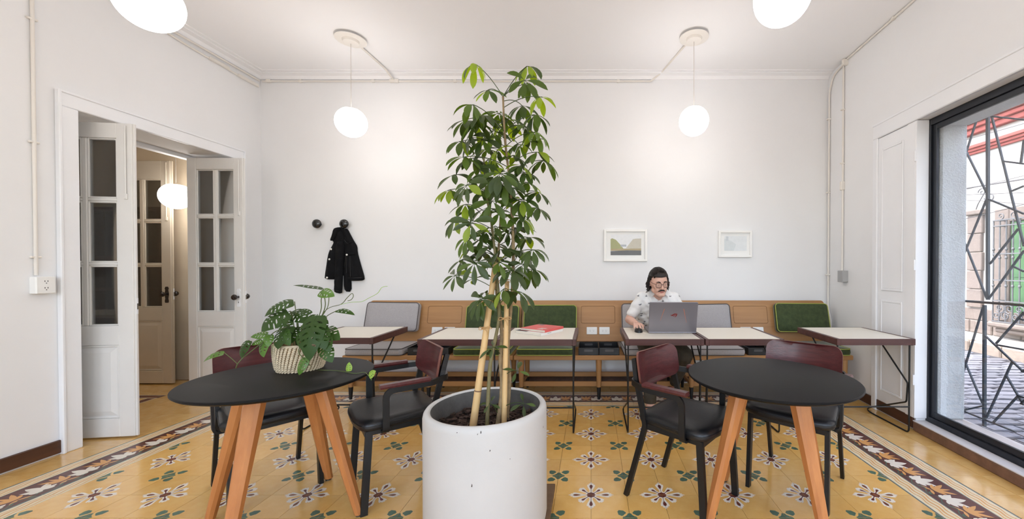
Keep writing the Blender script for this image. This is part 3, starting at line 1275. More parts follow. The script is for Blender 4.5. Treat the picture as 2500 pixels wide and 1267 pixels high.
# ================================================================== STREET
SZ = -0.15
M_asph = mat('street_bed', (70, 69, 72), 0.9, noise=(6, 0.2))
M_cob = mat('cobble_stone', (112, 112, 118), 0.75, noise=(9, 0.3), rand=0.16, bump=(30, 0.3))
M_pave = mat('pavement', (150, 145, 138), 0.85, noise=(6, 0.12))
M_kerb = mat('kerb_stone', (138, 124, 112), 0.85, noise=(12, 0.25), rand=0.08, bump=(24, 0.4))
XO = 2.95
st = MB()
st.box((XO - 0.1, -9, SZ - 0.2), (6.62, 16, SZ - 0.02))
street = struct(st.build('street', M_asph), 'cobbled street outside the window')
me_c = None
for v in range(3):
    b = MB()
    rr = random.Random(40 + v)
    pts = [(x + rr.uniform(-.02, .02), y + rr.uniform(-.012, .012)) for x, y in ((-.15, -.05), (-.13, .05), (0, .062), (.14, .055), (.15, -.045), (.02, -.062))]
    b.prism(pts, -0.05, -0.008)
    b.prism([(p[0] * 0.9, p[1] * 0.86) for p in pts], -0.01, 0.0)
    o = b.build('cobble', M_cob, street)
    if v == 0:
        mes = []
    mes.append(o.data)
    bpy.data.objects.remove(o)
cx = 3.0
n_c = 0
for i in range(12):
    for j in range(24):
        x = 3.05 + i * 0.31 + (0.15 if j % 2 else 0)
        y = 2.9 + j * 0.135
        px = x / y
        if x > 6.45 or px < 0.72 or y > 6.2:
            continue
        o = link('cobble', mes[(i * 7 + j * 3) % 3], street)
        o.matrix_local = at(x, y, SZ + rnd.uniform(-0.004, 0.004)) @ rotz(rnd.uniform(-.06, .06) + (PI if (i + j) % 2 else 0))
        n_c += 1
b = MB()
for i in range(12):
    for j in range(-20, 70):
        x = 3.05 + i * 0.31 + (0.15 if j % 2 else 0)
        y = 2.9 + j * 0.135
        if x > 6.45 or (0 <= j < 24 and x / y >= 0.72 and y <= 6.2):
            continue
        b.cbox((x, y, SZ - 0.02), (0.29, 0.118, 0.04), 0.012)
o = b.build('cobbles', M_cob, street)
o['kind'] = 'stuff'
pv = MB()
pv.box((6.74, -9, SZ - 0.2), (7.6, 16, 0.0))
pavement = struct(pv.build('pavement', M_pave), 'pale pavement across the street')
kerb = struct(MB().box((6.60, -9, SZ - 0.2), (6.62, 16, SZ - 0.03)).build('kerb', M_kerb), 'stone kerb across the street')
y = 4.0
while y < 9.5:
    L = rnd.uniform(0.5, 0.75)
    m = MB()
    m.box((6.56, y, SZ - 0.05), (6.74, y + L - 0.012, 0.012), 0.02)
    m.build('kerb_block', M_kerb, kerb)
    y += L

# opposite house
M_fac = mat('facade_lime', (172, 168, 162), 0.9, noise=(3, 0.06), bump=(16, 0.1))
M_red = mat('red_cornice', (150, 70, 62), 0.8, noise=(10, 0.12))
M_rose = mat('rose_stone', (116, 104, 96), 0.85, noise=(14, 0.22), bump=(40, 0.4))
M_wiron = mat('grey_wrought_iron', (88, 88, 90), 0.5, metal=0.2)
M_shut = mat('green_shutter', (66, 110, 64), 0.6, noise=(8, 0.15))
FX = 7.55
house = thing('house', 'white house with red cornices across the cobbled street', 'house', (FX, 6.5, 0))
LH = at(-FX, -6.5, 0)


def hp(mb, name, mt, parent=None, **k):
    o = mb.build(name, mt, parent or house, **k)
    return o


m = MB()
m.box((FX, -4, -0.15), (FX + 0.3, 14, 6.5), M=LH)
hp(m, 'wall', M_fac)
for z0, z1, pr in ((3.50, 3.55, 0.05), (3.55, 3.60, 0.09), (3.60, 3.66, 0.13)):
    m = MB()
    m.box((FX - pr, -4, z0), (FX + 0.02, 14, z1), 0.008, M=LH)
    hp(m, 'string_course', M_red)
for z0, z1, pr in ((3.88, 3.98, 0.10), (3.98, 4.06, 0.16), (4.06, 4.20, 0.22), (4.20, 4.28, 0.32), (4.28, 4.44, 0.40), (4.44, 4.60, 0.52)):
    m = MB()
    m.box((FX - pr, -4, z0), (FX + 0.02, 14, z1), 0.012, M=LH)
    hp(m, 'cornice', M_red)
# rough stone base course blocks
y = 4.0
row = 0
for row, (z0, z1) in enumerate(((0.0, 0.24), (0.25, 0.48))):
    y = 3.6 + 0.2 * row
    while y < 9.2:
        L = rnd.uniform(0.32, 0.55)
        m = MB()
        m.box((FX - 0.035 + rnd.uniform(-.008, .008), y, z0), (FX + 0.02, y + L - 0.015, z1), 0.015, M=LH)
        hp(m, 'base_stone', M_rose)
        y += L
# pilaster on the left of the view
for k in range(5):
    m = MB()
    z0 = 0.5 + 0.36 * k
    m.box((FX - 0.06, 7.42 + 0.02 * (k % 2), z0), (FX + 0.02, 7.72, z0 + 0.35), 0.012, M=LH)
    hp(m, 'pilaster_stone', M_rose)
m = MB()
m.box((FX - 0.10, 7.38, 2.30), (FX + 0.02, 7.76, 2.40), 0.02, M=LH)
hp(m, 'pilaster_cap', M_rose)
# barred window
wy0, wy1, wz0, wz1 = 5.55, 6.95, 0.30, 2.05
for (a, b_, c, d) in ((wy1, wz0 - 0.1, wy1 + 0.26, wz1 + 0.3), (wy0 - 0.26, wz0 - 0.1, wy0, wz1 + 0.3), (wy0, wz1 + 0.05, wy1, wz1 + 0.3)):
    m = MB()
    m.box((FX - 0.05, a, b_), (FX + 0.02, c, d), 0.015, M=LH)
    hp(m, 'window_surround', M_rose)
m = MB()
m.box((FX - 0.30, wy0 - 0.15, 0.20), (FX + 0.02, wy1 + 0.15, 0.30), 0.03, M=LH)
m.box((FX - 0.22, wy0 - 0.08, 0.10), (FX + 0.02, wy1 + 0.08, 0.20), 0.03, M=LH)
hp(m, 'window_ledge', M_rose)
for k in range(2):
    m = MB()
    y0 = wy0 + 0.02 + k * 0.70
    m.box((FX - 0.02, y0, wz0), (FX + 0.01, y0 + 0.67, wz1 + 0.05), 0.006, M=LH)
    sh_ = hp(m, 'shutter', M_shut)
    for z0, z1 in ((wz0 + 0.1, 1.0), (1.1, wz1 - 0.05)):
        for j in range(2):
            q = MB()
            q.box((FX - 0.032, y0 + 0.06 + j * 0.30, z0), (FX - 0.018, y0 + 0.31 + j * 0.30, z1), 0.008, M=LH)
            hp(q, 'shutter_panel', M_shut, sh_)
gx = FX - 0.26
nb_ = 15
for k in range(nb_):
    y = wy0 - 0.06 + (wy1 - wy0 + 0.12) * k / (nb_ - 1)
    m = MB()
    m.tube([(gx, y, 0.31), (gx, y, 2.12)], 0.012, 6, M=LH)
    for z in (0.95, 1.45, 1.6):
        m.ball((gx, y, z), (0.022, 0.022, 0.03), 8, 5, M=LH)
    hp(m, 'window_bar', M_wiron, smooth=40)
for z in (0.31, 0.68, 1.05, 1.52, 2.02, 2.12):
    m = MB()
    m.tube([(FX, wy1 + 0.06, z), (gx, wy1 + 0.06, z), (gx, wy0 - 0.06, z), (FX, wy0 - 0.06, z)], 0.011, rect=(0.03, 0.014), M=LH)
    hp(m, 'window_rail', M_wiron)


def spiral(c, r0, turns, a0, sgn, n=26):
    out = []
    for i in range(n):
        t = i / (n - 1)
        r = r0 * (1 - 0.85 * t)
        a = a0 + sgn * 2 * PI * turns * t
        out.append((gx, c[0] + r * math.cos(a), c[1] + r * math.sin(a)))
    return out


for k in range(9):
    y = wy0 + 0.06 + k * 0.16
    m = MB()
    m.tube(spiral((y, 0.55), 0.085, 1.4, R(-90), 1 if k % 2 else -1), 0.010, 6, M=LH)
    m.tube(spiral((y + 0.06, 0.42), 0.075, 1.4, R(90), -1 if k % 2 else 1), 0.010, 6, M=LH)
    hp(m, 'scroll', M_wiron, smooth=40)
for k in range(7):
    y = wy0 + 0.02 + k * 0.22
    m = MB()
    m.tube(spiral((y, 2.19), 0.06, 1.2, R(-90), 1 if k % 2 else -1), 0.009, 6, M=LH)
    hp(m, 'crest_scroll', M_wiron, smooth=40)
# lantern bracket scroll on the facade
m = MB()
for (c, r0, sg) in (((7.42, 2.72), 0.08, 1), ((7.28, 2.60), 0.10, -1)):
    pts = [(FX - 0.06, p[1], p[2]) for p in spiral(c, r0, 1.3, R(0), sg)]
    m.tube(pts, 0.010, 6, M=LH)
m.tube([(FX, 7.62, 2.35), (FX - 0.06, 7.5, 2.5), (FX - 0.06, 7.34, 2.76)], 0.010, 6, M=LH)
hp(m, 'scroll_bracket', M_wiron, smooth=40)

# overhead cables along the street
M_cable = mat('cable_black', (70, 68, 68), 0.7)
CABS = [((2345, 462, 6.4), (2520, 434, 6.4), .0, .012), ((2345, 470, 7.2), (2520, 462, 7.2), -.05, .006), ((2345, 505, 7.10), (2520, 520, 7.10), .14, .006),
        ((2345, 517, 6.95), (2520, 470, 6.95), -.16, .006), ((2345, 458, 6.80), (2520, 415, 6.80), -.06, .005), ((2345, 345, 7.0), (2520, 296, 7.0), 0, .005)]
for k, (a, b_, sag, r) in enumerate(CABS):
    p, q = WX(a[0], a[1], a[2]), WX(b_[0], b_[1], b_[2])
    dq = (q - p)
    p = p - dq * 1.5
    q = q + dq * 1.5
    pts = [p.lerp(q, i / 16) + V((0, 0, sag * (1 - (i / 8 - 1) ** 2))) for i in range(17)]
    m = MB()
    m.tube(pts, r, 6)
    lab = ('thick black cable strung across the street before the white house', 'thin lower cable along the facade above the barred window',
           'thin arching cable near the scroll bracket on the white house', 'thin cable rising towards the right before the white house',
           'topmost thin cable below the red string course', 'thin cable between the two red cornices')[k]
    tag(m.build('cable', M_cable, smooth=60), lab, 'cable', 'overhead street cables')


# ================================================================== shape helpers
def rslab(mb, w, h, r, rings, M=None, mi=0, n=5, bulge=0.0, bulge_bot=0.0):
    """rounded-rectangle slab: rings = [(inset, z)] from bottom to top; optional domed caps"""
    vs, fs = [], []
    k = None
    for ins, z in rings:
        ring = rrect(w - 2 * ins, h - 2 * ins, max(r - ins, 0.004), n)
        k = len(ring)
        vs += [(p[0], p[1], z) for p in ring]
    m = len(rings)
    for i in range(m - 1):
        for j in range(k):
            fs.append((i * k + j, i * k + (j + 1) % k, (i + 1) * k + (j + 1) % k, (i + 1) * k + j))
    for top, (ins, z), b in ((False, rings[0], -bulge_bot), (True, rings[-1], bulge)):
        if b == 0.0:
            base = (m - 1) * k if top else 0
            f = tuple(range(base, base + k))
            fs.append(f if top else tuple(reversed(f)))
        else:
            prev = (m - 1) * k if top else 0
            ring0 = rrect(w - 2 * ins, h - 2 * ins, max(r - ins, 0.004), n)
            for t in (0.75, 0.5, 0.25):
                o = len(vs)
                e = 1 - t
                vs += [(p[0] * t, p[1] * t, z + b * (1 - t ** 3)) for p in ring0]
                for j in range(k):
                    fs.append((prev + j, prev + (j + 1) % k, o + (j + 1) % k, o + j))
                prev = o
            o = len(vs)
            vs.append((0, 0, z + b))
            for j in range(k):
                fs.append((prev + j, prev + (j + 1) % k, o))
    mb.add(vs, fs, mi, M)
    return mb


def plate(mb, outline, step, front, back, mi=0, mie=None, M=None):
    """thin curved panel: front(x, y), back(x, y) give the two faces of an outlined sheet"""
    xs = [p[0] for p in outline]
    ys = [p[1] for p in outline]
    ex = []
    nx = max(2, int((max(xs) - min(xs)) / step))
    ny = max(2, int((max(ys) - min(ys)) / step))
    for i in range(1, nx):
        for j in range(1, ny):
            p = (min(xs) + (max(xs) - min(xs)) * i / nx, min(ys) + (max(ys) - min(ys)) * j / ny)
            if inpoly(p, outline) and segdist(p, outline) > step * 0.3:
                ex.append(p)
    vs, ts = cdt([outline], ex)
    ts = [t for t in ts if inpoly((sum(vs[i][0] for i in t) / 3, sum(vs[i][1] for i in t) / 3), outline)]
    o = len(vs)
    fs = list(ts) + [tuple(o + i for i in reversed(t)) for t in ts]
    mm = [mi] * len(fs)
    d = set()
    for t in ts:
        for e in ((t[0], t[1]), (t[1], t[2]), (t[2], t[0])):
            d.add(e)
    for (a, b) in d:
        if (b, a) not in d:
            fs.append((b, a, o + a, o + b))
            mm.append(mi if mie is None else mie)
    mb.add([front(*p) for p in vs] + [back(*p) for p in vs], fs, mm, M)
    return mb


def piping(mb, w, h, r, z, rad, M=None, mi=0, wob=0.0):
    pts = [(p[0], p[1], z + wob * math.sin(7 * p[0] + 5 * p[1])) for p in rrect(w, h, r, 5)]
    mb.tube(pts, rad, 6, closed=True, M=M, mi=mi)
    return mb


# ================================================================== BENCHES
BY = 4.0
BENCH = [(-2.405, -0.752), (-0.748, 0.90), (0.905, 2.535)]
tilt = math.atan2(0.11, 0.43)
bench_lab = ['oak bench against the wall at the left, grey cushions at its left end', 'middle oak bench behind the planter, green cushions left and grey right',
             'oak bench at the right end of the wall under the smaller picture']
M_groove = mat('routed_groove', (120, 82, 46), 0.7)


def bench(k):
    x0, x1 = BENCH[k]
    cx = (x0 + x1) / 2
    L = x1 - x0
    t = thing('bench', bench_lab[k], 'bench', (cx, BY, 0), 0, 'oak benches along the back wall')
    m = MB()
    m.box((-L / 2 + 0.002, -0.28, 0.385), (L / 2 - 0.002, 0.13, 0.43), 0.006)
    m.build('seat', M_bench, t)
    # back board, leaning
    Mb = at(0, 0.165, 0.705) @ Matrix.Rotation(R(90) - tilt, 4, 'X')
    m = MB()
    rslab(m, L - 0.004, 0.44, 0.035, [(0.004, -0.013), (0, -0.009), (0, 0.009), (0.004, 0.013)], Mb)
    bk = m.build('backrest', M_bench, t, smooth=30)
    m = MB()
    Mp = Mb @ at(0, 0.065, 0.0132)
    ring = rrect(0.365, 0.185, 0.018, 5)
    m.tube([(p[0], p[1], 0.0) for p in ring], 0.0022, 6, closed=True, M=Mp)
    m.build('groove', M_groove, bk)
    for sx in (-0.067, 0.067):
        m = MB()
        rslab(m, 0.112, 0.078, 0.006, [(0, 0), (0, 0.004), (0.003, 0.0065)], Mb @ at(sx, -0.108, 0.013))
        pl = m.build('outlet_plate', M_outlet, t)
        m = MB()
        rslab(m, 0.068, 0.034, 0.003, [(0, 0), (0, 0.0015)], Mb @ at(sx, -0.108, 0.0195))
        m.build('socket', M_outlet, pl)
        m = MB()
        for dx in (-0.018, 0.018):
            for (a, b, w, h) in ((-0.006, 0.004, 0.002, 0.007), (0.006, 0.004, 0.002, 0.007), (0, -0.007, 0.004, 0.004)):
                m.cbox((dx + a, b, 0), (w, h, 0.001), 0, M=Mb @ at(sx, -0.108, 0.0215))
        m.build('slot', M_slot, pl)
    for lx in (-L / 2 + 0.07, 0.0, L / 2 - 0.07):
        for fy, dy in ((-0.245, -0.012), (0.09, 0.03)):
            m = MB()
            a, b = V((lx, fy, 0.385)), V((lx, fy + dy, 0.0))
            p1 = a.lerp(b, 0.69)
            m.tube([a, p1], [0.030, 0.021], 14)
            lg_ = m.build('leg', M_benchleg, t, smooth=40)
            m = MB()
            m.tube([p1, b], [0.0215, 0.013], 14)
            m.build('leg_tip', M_black, lg_, smooth=40)
        m = MB()
        m.box((lx - 0.012, -0.245, 0.13), (lx + 0.012, 0.09, 0.16), 0.003)
        m.build('side_rail', M_bench, t)
    for fy, z in ((-0.20, 0.135), (0.07, 0.155)):
        m = MB()
        m.box((-L / 2 + 0.07, fy - 0.011, z - 0.024), (L / 2 - 0.07, fy + 0.011, z + 0.024), 0.003)
        m.build('long_rail', M_bench, t)
    return t, cx, L, Mb


def cushion(x, kind, back, label, dz=0.0, dx=0.0, turn=0.0):
    """x: centre in the room; back cushions lean on the board"""
    fab, pipe = (M_grey, M_greypipe) if kind == 'grey' else (M_velvet, M_lime)
    gname = 'back cushions on the benches' if back else 'seat cushions on the benches'
    if back:
        w, h, th = 0.56, 0.305, 0.07
        Mt = at(0, 0.0, 0) @ Matrix.Rotation(R(90) - tilt, 4, 'X') @ rotz(turn)
        base = (x + dx, 4.165 - 0.062 * math.cos(tilt) + 0.012, 0.742 + dz + 0.0)
    else:
        w, h, th = 0.555, 0.43, 0.066
        Mt = at(0, 0, 0.033) @ rotz(turn)
        base = (x + dx, 3.918, 0.430)
    t = thing('back_cushion' if back else 'seat_cushion', label, 'cushion', base, 0, gname)
    m = MB()
    q = th / 2
    rslab(m, w, h, 0.035, [(0.012, -q), (0.003, -q * 0.8), (-0.002, 0), (0.003, q * 0.8), (0.012, q)], Mt, bulge=0.010, bulge_bot=0.0)
    m.build('cover', fab, t, smooth=60)
    m = MB()
    piping(m, w - 0.006, h - 0.006, 0.034, q * 0.92, 0.0042, Mt, wob=0.0015)
    if not back:
        piping(m, w - 0.006, h - 0.006, 0.034, -q * 0.80, 0.0042, Mt)
    m.build('piping', pipe, t, smooth=60)
    return t


def tray(x, y, z, label):
    t = thing('tray', label, 'tray', (x, y, z), 0, 'black trays between the cushions')
    w, d, h, e = 0.196, 0.30, 0.072, 0.004
    m = MB()
    m.box((-w / 2, -d / 2, 0), (w / 2, d / 2, e), 0.001)
    m.box((-w / 2, -d / 2, e), (-w / 2 + e, d / 2, h), 0.001)
    m.box((w / 2 - e, -d / 2, e), (w / 2, d / 2, h), 0.001)
    m.box((-w / 2 + e, -d / 2, e), (w / 2 - e, -d / 2 + e, h), 0.001)
    m.box((-w / 2 + e, d / 2 - e, e), (w / 2 - e, d / 2, h), 0.001)
    m.build('body', M_blackp, t)
    for sy in (-1, 1):
        m = MB()
        y0 = sy * (d / 2) if sy < 0 else d / 2 - e
        rslab(m, 0.084, 0.022, 0.006, [(0, -0.0008), (0, 0.0008)], at(0, sy * d / 2 - (0 if sy < 0 else e), 0.045) @ Matrix.Rotation(R(90), 4, 'X'))
        m.build('handle_slot', mat('slot_grey', (78, 78, 80), 0.4), t)


bs = [bench(k) for k in range(3)]
# cushions: (bench, end, colour)
CU = [(0, -1, 'grey'), (0, 1, 'green'), (1, -1, 'green'), (1, 1, 'grey'), (2, -1, 'grey'), (2, 1, 'green')]
blab = ['grey linen back cushion at the far left end of the benches', 'green velvet back cushion behind the plant stems with bamboo stakes',
        'green velvet back cushion behind the red book', 'grey linen back cushion just left of the seated man',
        'grey linen back cushion right of the laptop', 'green velvet back cushion at the right end by the corner']
slab_ = ['grey linen seat cushion at the left end of the benches', 'green velvet seat cushion behind the plant stems',
         'green velvet seat cushion under the table with the red book', 'grey linen seat cushion the man sits on',
         'grey linen seat cushion right of the seated man', 'green velvet seat cushion under the rightmost cafe table']
for k, (b_, e, kind) in enumerate(CU):
    t, cx, L, Mb = bs[b_]
    x = cx + e * (L / 2 - 0.295)
    cushion(x, kind, True, blab[k], dz=(0.012, -0.022, -0.018, 0.0, -0.008, 0.0)[k], dx=(-0.0, 0, 0.02, 0, 0, 0)[k], turn=R((-0.8, 0, 0, 0.5, 1.0, -0.6)[k]))
    cushion(x - 0.01 * e, kind, False, slab_[k], turn=R((0, 0.4, -0.4, 1.2, -0.5, 0)[k]))
for b_ in range(3):
    t, cx, L, Mb = bs[b_]
    where = ('behind the left cafe tables', 'below the pair of outlets', 'behind the round table at the right')[b_]
    for s in (-1, 1):
        tray(cx + s * 0.1005, 3.885, 0.4302, 'black plastic tray %s, %s of the two' % (where, 'left' if s < 0 else 'right'))


# ================================================================== CAFE TABLES
def cafe_table(xc, y0, label):
    Wd, Dp, Zt = 0.60, 0.57, 0.735
    t = thing('cafe_table', label, 'table', (xc, y0, 0), 0, 'square cafe tables in front of the benches')
    m = MB()
    m.box((-Wd / 2 + 0.028, 0.008, Zt - 0.044), (Wd / 2 - 0.028, Dp - 0.008, Zt), 0.0005)
    m.build('tabletop', M_laminate, t)
    for (a, b) in (((-Wd / 2, 0), (-Wd / 2 + 0.0278, Dp)), ((Wd / 2 - 0.0278, 0), (Wd / 2, Dp)), ((-Wd / 2 + 0.0278, 0), (Wd / 2 - 0.0278, 0.0078)), ((-Wd / 2 + 0.0278, Dp - 0.0078), (Wd / 2 - 0.0278, Dp))):
        m = MB()
        m.box((a[0], a[1], Zt - 0.048), (b[0], b[1], Zt + 0.0006), 0.0015)
        m.build('edge_band', M_edge, t)
    r = 0.0062
    zt = Zt - 0.048
    for s in (-1, 1):
        x = s * (Wd / 2 - 0.022)
        m = MB()
        m.tube([(x, 0.03, zt), (x, 0.03, r), (x, Dp - 0.03, r), (x, 0.055, 0.235), (x, 0.045, 0.385), (x, Dp - 0.20, zt)], r, 8, fillet=0.03)
        m.build('leg_frame', M_black, t, smooth=60)
        m = MB()
        m.box((x - 0.014, 0.01, zt - 0.004), (x + 0.014, Dp - 0.03, zt), 0.001)
        m.build('mounting_strip', M_black, t)
    m = MB()
    m.tube([(-Wd / 2 + 0.022, 0.03, 0.205), (Wd / 2 - 0.022, 0.03, 0.205)], r, 8)
    m.build('crossbar', M_black, t, smooth=60)
    return t


TABX = [-1.99, -1.018, -0.414, 0.563, 1.171, 2.178]
TABY = [2.99, 2.925, 2.925, 2.935, 2.935, 2.945]
tlab = ['white square cafe table at the far left beside the monstera', 'white square cafe table left of the planter, empty top', 'white square cafe table carrying the red book',
        'white square cafe table with the laptop', 'empty white square cafe table joined to the right of the laptop table', 'white square cafe table nearest the window at the right']
for k in range(6):
    cafe_table(TABX[k], TABY[k], tlab[k])

# ================================================================== ROUND TABLES
RT = [(V((-1.56, 1.96, 0)), R(4)), (V((0.906, 1.96, 0)), R(17))]
ZT = 0.734


def round_table(k, label):
    c, a0 = RT[k]
    t = thing('round_table', label, 'table', c, 0, 'round black tables on four beech legs')
    m = MB()
    m.lathe([(0.0, ZT - 0.024), (0.375, ZT - 0.024), (0.392, ZT - 0.017), (0.400, ZT - 0.010), (0.400, ZT - 0.004), (0.3975, ZT - 0.001), (0.394, ZT), (0.0, ZT)], 96)
    m.build('tabletop', M_tabletop, t, smooth=30)
    m = MB()
    for k2 in range(2):
        an = a0 + PI / 2 * k2
        m.cbox((0, 0, ZT - 0.036), (0.46, 0.06, 0.022), 0.003, M=rotz(an))
    m.build('underframe', M_black, t)
    for q in range(4):
        an = a0 + PI / 2 * q
        Mq = rotz(an)
        top = V((0.175, 0, ZT - 0.026))
        bot = V((0.362, 0, 0.012))
        m = MB()
        vs = []
        for p, w, d in ((top, 0.080, 0.062), (bot, 0.044, 0.040)):
            c_ = 0.012
            for (x, y) in ((d / 2, -w / 2 + c_), (d / 2, w / 2 - c_), (d / 2 - c_, w / 2), (-d / 2 + c_, w / 2), (-d / 2, w / 2 - c_), (-d / 2, -w / 2 + c_), (-d / 2 + c_, -w / 2), (d / 2 - c_, -w / 2)):
                vs.append((p.x + x, p.y + y, p.z))
        fs = [tuple(range(8)), tuple(range(8, 16))] + [(i, (i + 1) % 8, 8 + (i + 1) % 8, 8 + i) for i in range(8)]
        m.add(vs, fs, 0, Mq)
        lg_ = m.build('leg', M_oak, t)
        m = MB()
        m.lathe([(0.014, 0.0), (0.016, 0.002), (0.016, 0.006), (0.006, 0.008), (0.006, 0.014)], 14, M=Mq @ at(bot.x, 0, 0))
        m.build('glide', M_brass, lg_, smooth=40)
    return t


round_table(0, 'round black table at the left holding the potted monstera')
round_table(1, 'empty round black table at the right in front of the laptop')


# ================================================================== ARMCHAIRS
def seat_outline(w=0.45, y0=-0.165, y1=0.255):
    pts = []
    spec = [(-w / 2 + 0.03, y0, 0.05), (w / 2 - 0.03, y0, 0.05), (w / 2 + 0.01, y1 - 0.02, 0.10), (0.10, y1 + 0.012, 0.5), (-0.10, y1 + 0.012, 0.5), (-w / 2 - 0.01, y1 - 0.02, 0.10)]
    path = [V((a, b, 0)) for a, b, _ in spec]
    k = len(path)
    out = []
    for i in range(k):
        r_ = spec[i][2]
        p0, p, p1 = path[i - 1], path[i], path[(i + 1) % k]
        a, b = (p0 - p), (p1 - p)
        la, lb = a.length, b.length
        a.normalize(); b.normalize()
        ang = a.angle(b)
        d = min(r_ / math.tan(ang / 2), la * 0.45, lb * 0.45)
        s, e = p + a * d, p + b * d
        for q in range(6):
            tt = q / 5
            v = (s * (1 - tt) + p * tt) * (1 - tt) + (p * (1 - tt) + e * tt) * tt
            out.append((v.x, v.y))
    return out


def offset_scale(pts, ins, c=(0, 0.045)):
    out = []
    for p in pts:
        d = V((p[0] - c[0], p[1] - c[1]))
        L = d.length
        d = d * ((L - ins) / L)
        out.append((c[0] + d.x, c[1] + d.y))
    return out


def chair_proto(label, group):
    t = thing('armchair', label, 'chair', (0, 0, 0), 0, group)
    so = seat_outline()
    k = len(so)
    rings = [(0.016, 0.432), (0.004, 0.437), (0.0, 0.450), (0.001, 0.462), (0.006, 0.474), (0.018, 0.483), (0.045, 0.488), (0.12, 0.491)]
    m = MB()
    vs, fs = [], []
    for ins, z in rings:
        vs += [(p[0], p[1], z) for p in offset_scale(so, ins)]
    n = len(rings)
    for i in range(n - 1):
        for j in range(k):
            fs.append((i * k + j, i * k + (j + 1) % k, (i + 1) * k + (j + 1) % k, (i + 1) * k + j))
    fs += [tuple(reversed(range(k))), tuple(range((n - 1) * k, n * k))]
    m.add(vs, fs)
    seat = m.build('seat', M_leather, t, smooth=60)
    m = MB()
    m.tube([(p[0], p[1], 0.461) for p in offset_scale(so, -0.001)], 0.0022, 6, closed=True)
    m.build('seam', M_leather, seat, smooth=60)
    m = MB()
    m.tube([(-0.19, 0.215, 0.421), (0.19, 0.215, 0.421), (0.19, -0.105, 0.421), (-0.19, -0.105, 0.421)], 0.012, rect=(0.022, 0.022), closed=True)
    m.build('seat_frame', M_black, t)
    for s in (-1, 1):
        m = MB()
        m.tube([(s * 0.200, 0.232, 0.0), (s * 0.196, 0.205, 0.43)], 0.012, rect=(0.022, 0.034), up=(0, 1, 0))
        m.build('leg', M_black, t)
        m = MB()
        m.tube([(s * 0.205, -0.232, 0.0), (s * 0.200, -0.108, 0.425), (s * 0.200, -0.165, 0.66), (s * 0.160, -0.208, 0.765)], 0.012, rect=(0.020, 0.028), up=(0, 1, 0), fillet=0.05)
        m.build('leg', M_black, t)
    # arm hoop: under the seat, up, back and round behind the backrest
    right = [(0.185, 0.135, 0.418), (0.247, 0.135, 0.418), (0.252, 0.135, 0.637), (0.250, -0.10, 0.640), (0.205, -0.196, 0.648), (0.0, -0.226, 0.652)]
    full = [V(p) for p in right] + [V((-p[0], p[1], p[2])) for p in reversed(right[:-1])]
    m = MB()
    m.tube(full, 0.01, rect=(0.012, 0.032), up=(0, 1, 0), fillet=0.045)
    m.build('arm_frame', M_black, t)
    for s in (-1, 1):
        m = MB()
        prof = [(-0.020, 0.0), (-0.024, 0.010), (-0.017, 0.021), (0.017, 0.021), (0.024, 0.010), (0.020, 0.0)]
        Mx = frame((s * 0.250, -0.085, 0.654), (1, 0, 0), (0, 0, 1), (0, 1, 0))
        m.prism(prof, 0, 0.25, M=Mx)
        m.build('armrest', M_ply, t)
    # curved plywood backrest
    ol = rrect(0.435, 0.192, 0.055, 7)
    tl = R(9)

    def f(off):
        def g(x, y):
            yy = -0.196 + 1.15 * x * x - y * math.tan(tl) + off
            return (x * (1 - 0.35 * x * x), yy, 0.712 + y)
        return g
    m = MB()
    plate(m, ol, 0.016, f(0.006), f(-0.007), 0, 1)
    m.build('backrest', [M_ply, M_plyedge], t, smooth=30)
    m = MB()
    for s in (-1, 1):
        g = f(0.0)(s * 0.155, -0.02)
        m.ball((g[0], g[1] - 0.012, g[2]), (0.012, 0.006, 0.012), 10, 6)
    m.build('screw_cap', M_black, t, smooth=60)
    return t


CG = 'armchairs with dark red plywood backs at the round tables'


def face(f):
    return math.atan2(f[1], f[0]) - PI / 2


ch = chair_proto('armchair left of the empty round table, showing its dark red back to the laptop table', CG)
ch.location = (0.508, 2.170, 0)
ch.rotation_euler = (0, 0, face((0.754, -0.657)))
dup(ch, (1.225, 2.30, 0), face((-0.653, -0.757)), 'armchair behind the empty round table, nearest the window', CG)
dup(ch, (-1.119, 2.286, 0), face((-0.779, -0.626)), 'armchair right of the monstera table, beside the white planter', CG)
dup(ch, (-1.914, 2.277, 0), face((0.78, -0.626)), 'armchair behind the monstera table on the door side', CG)

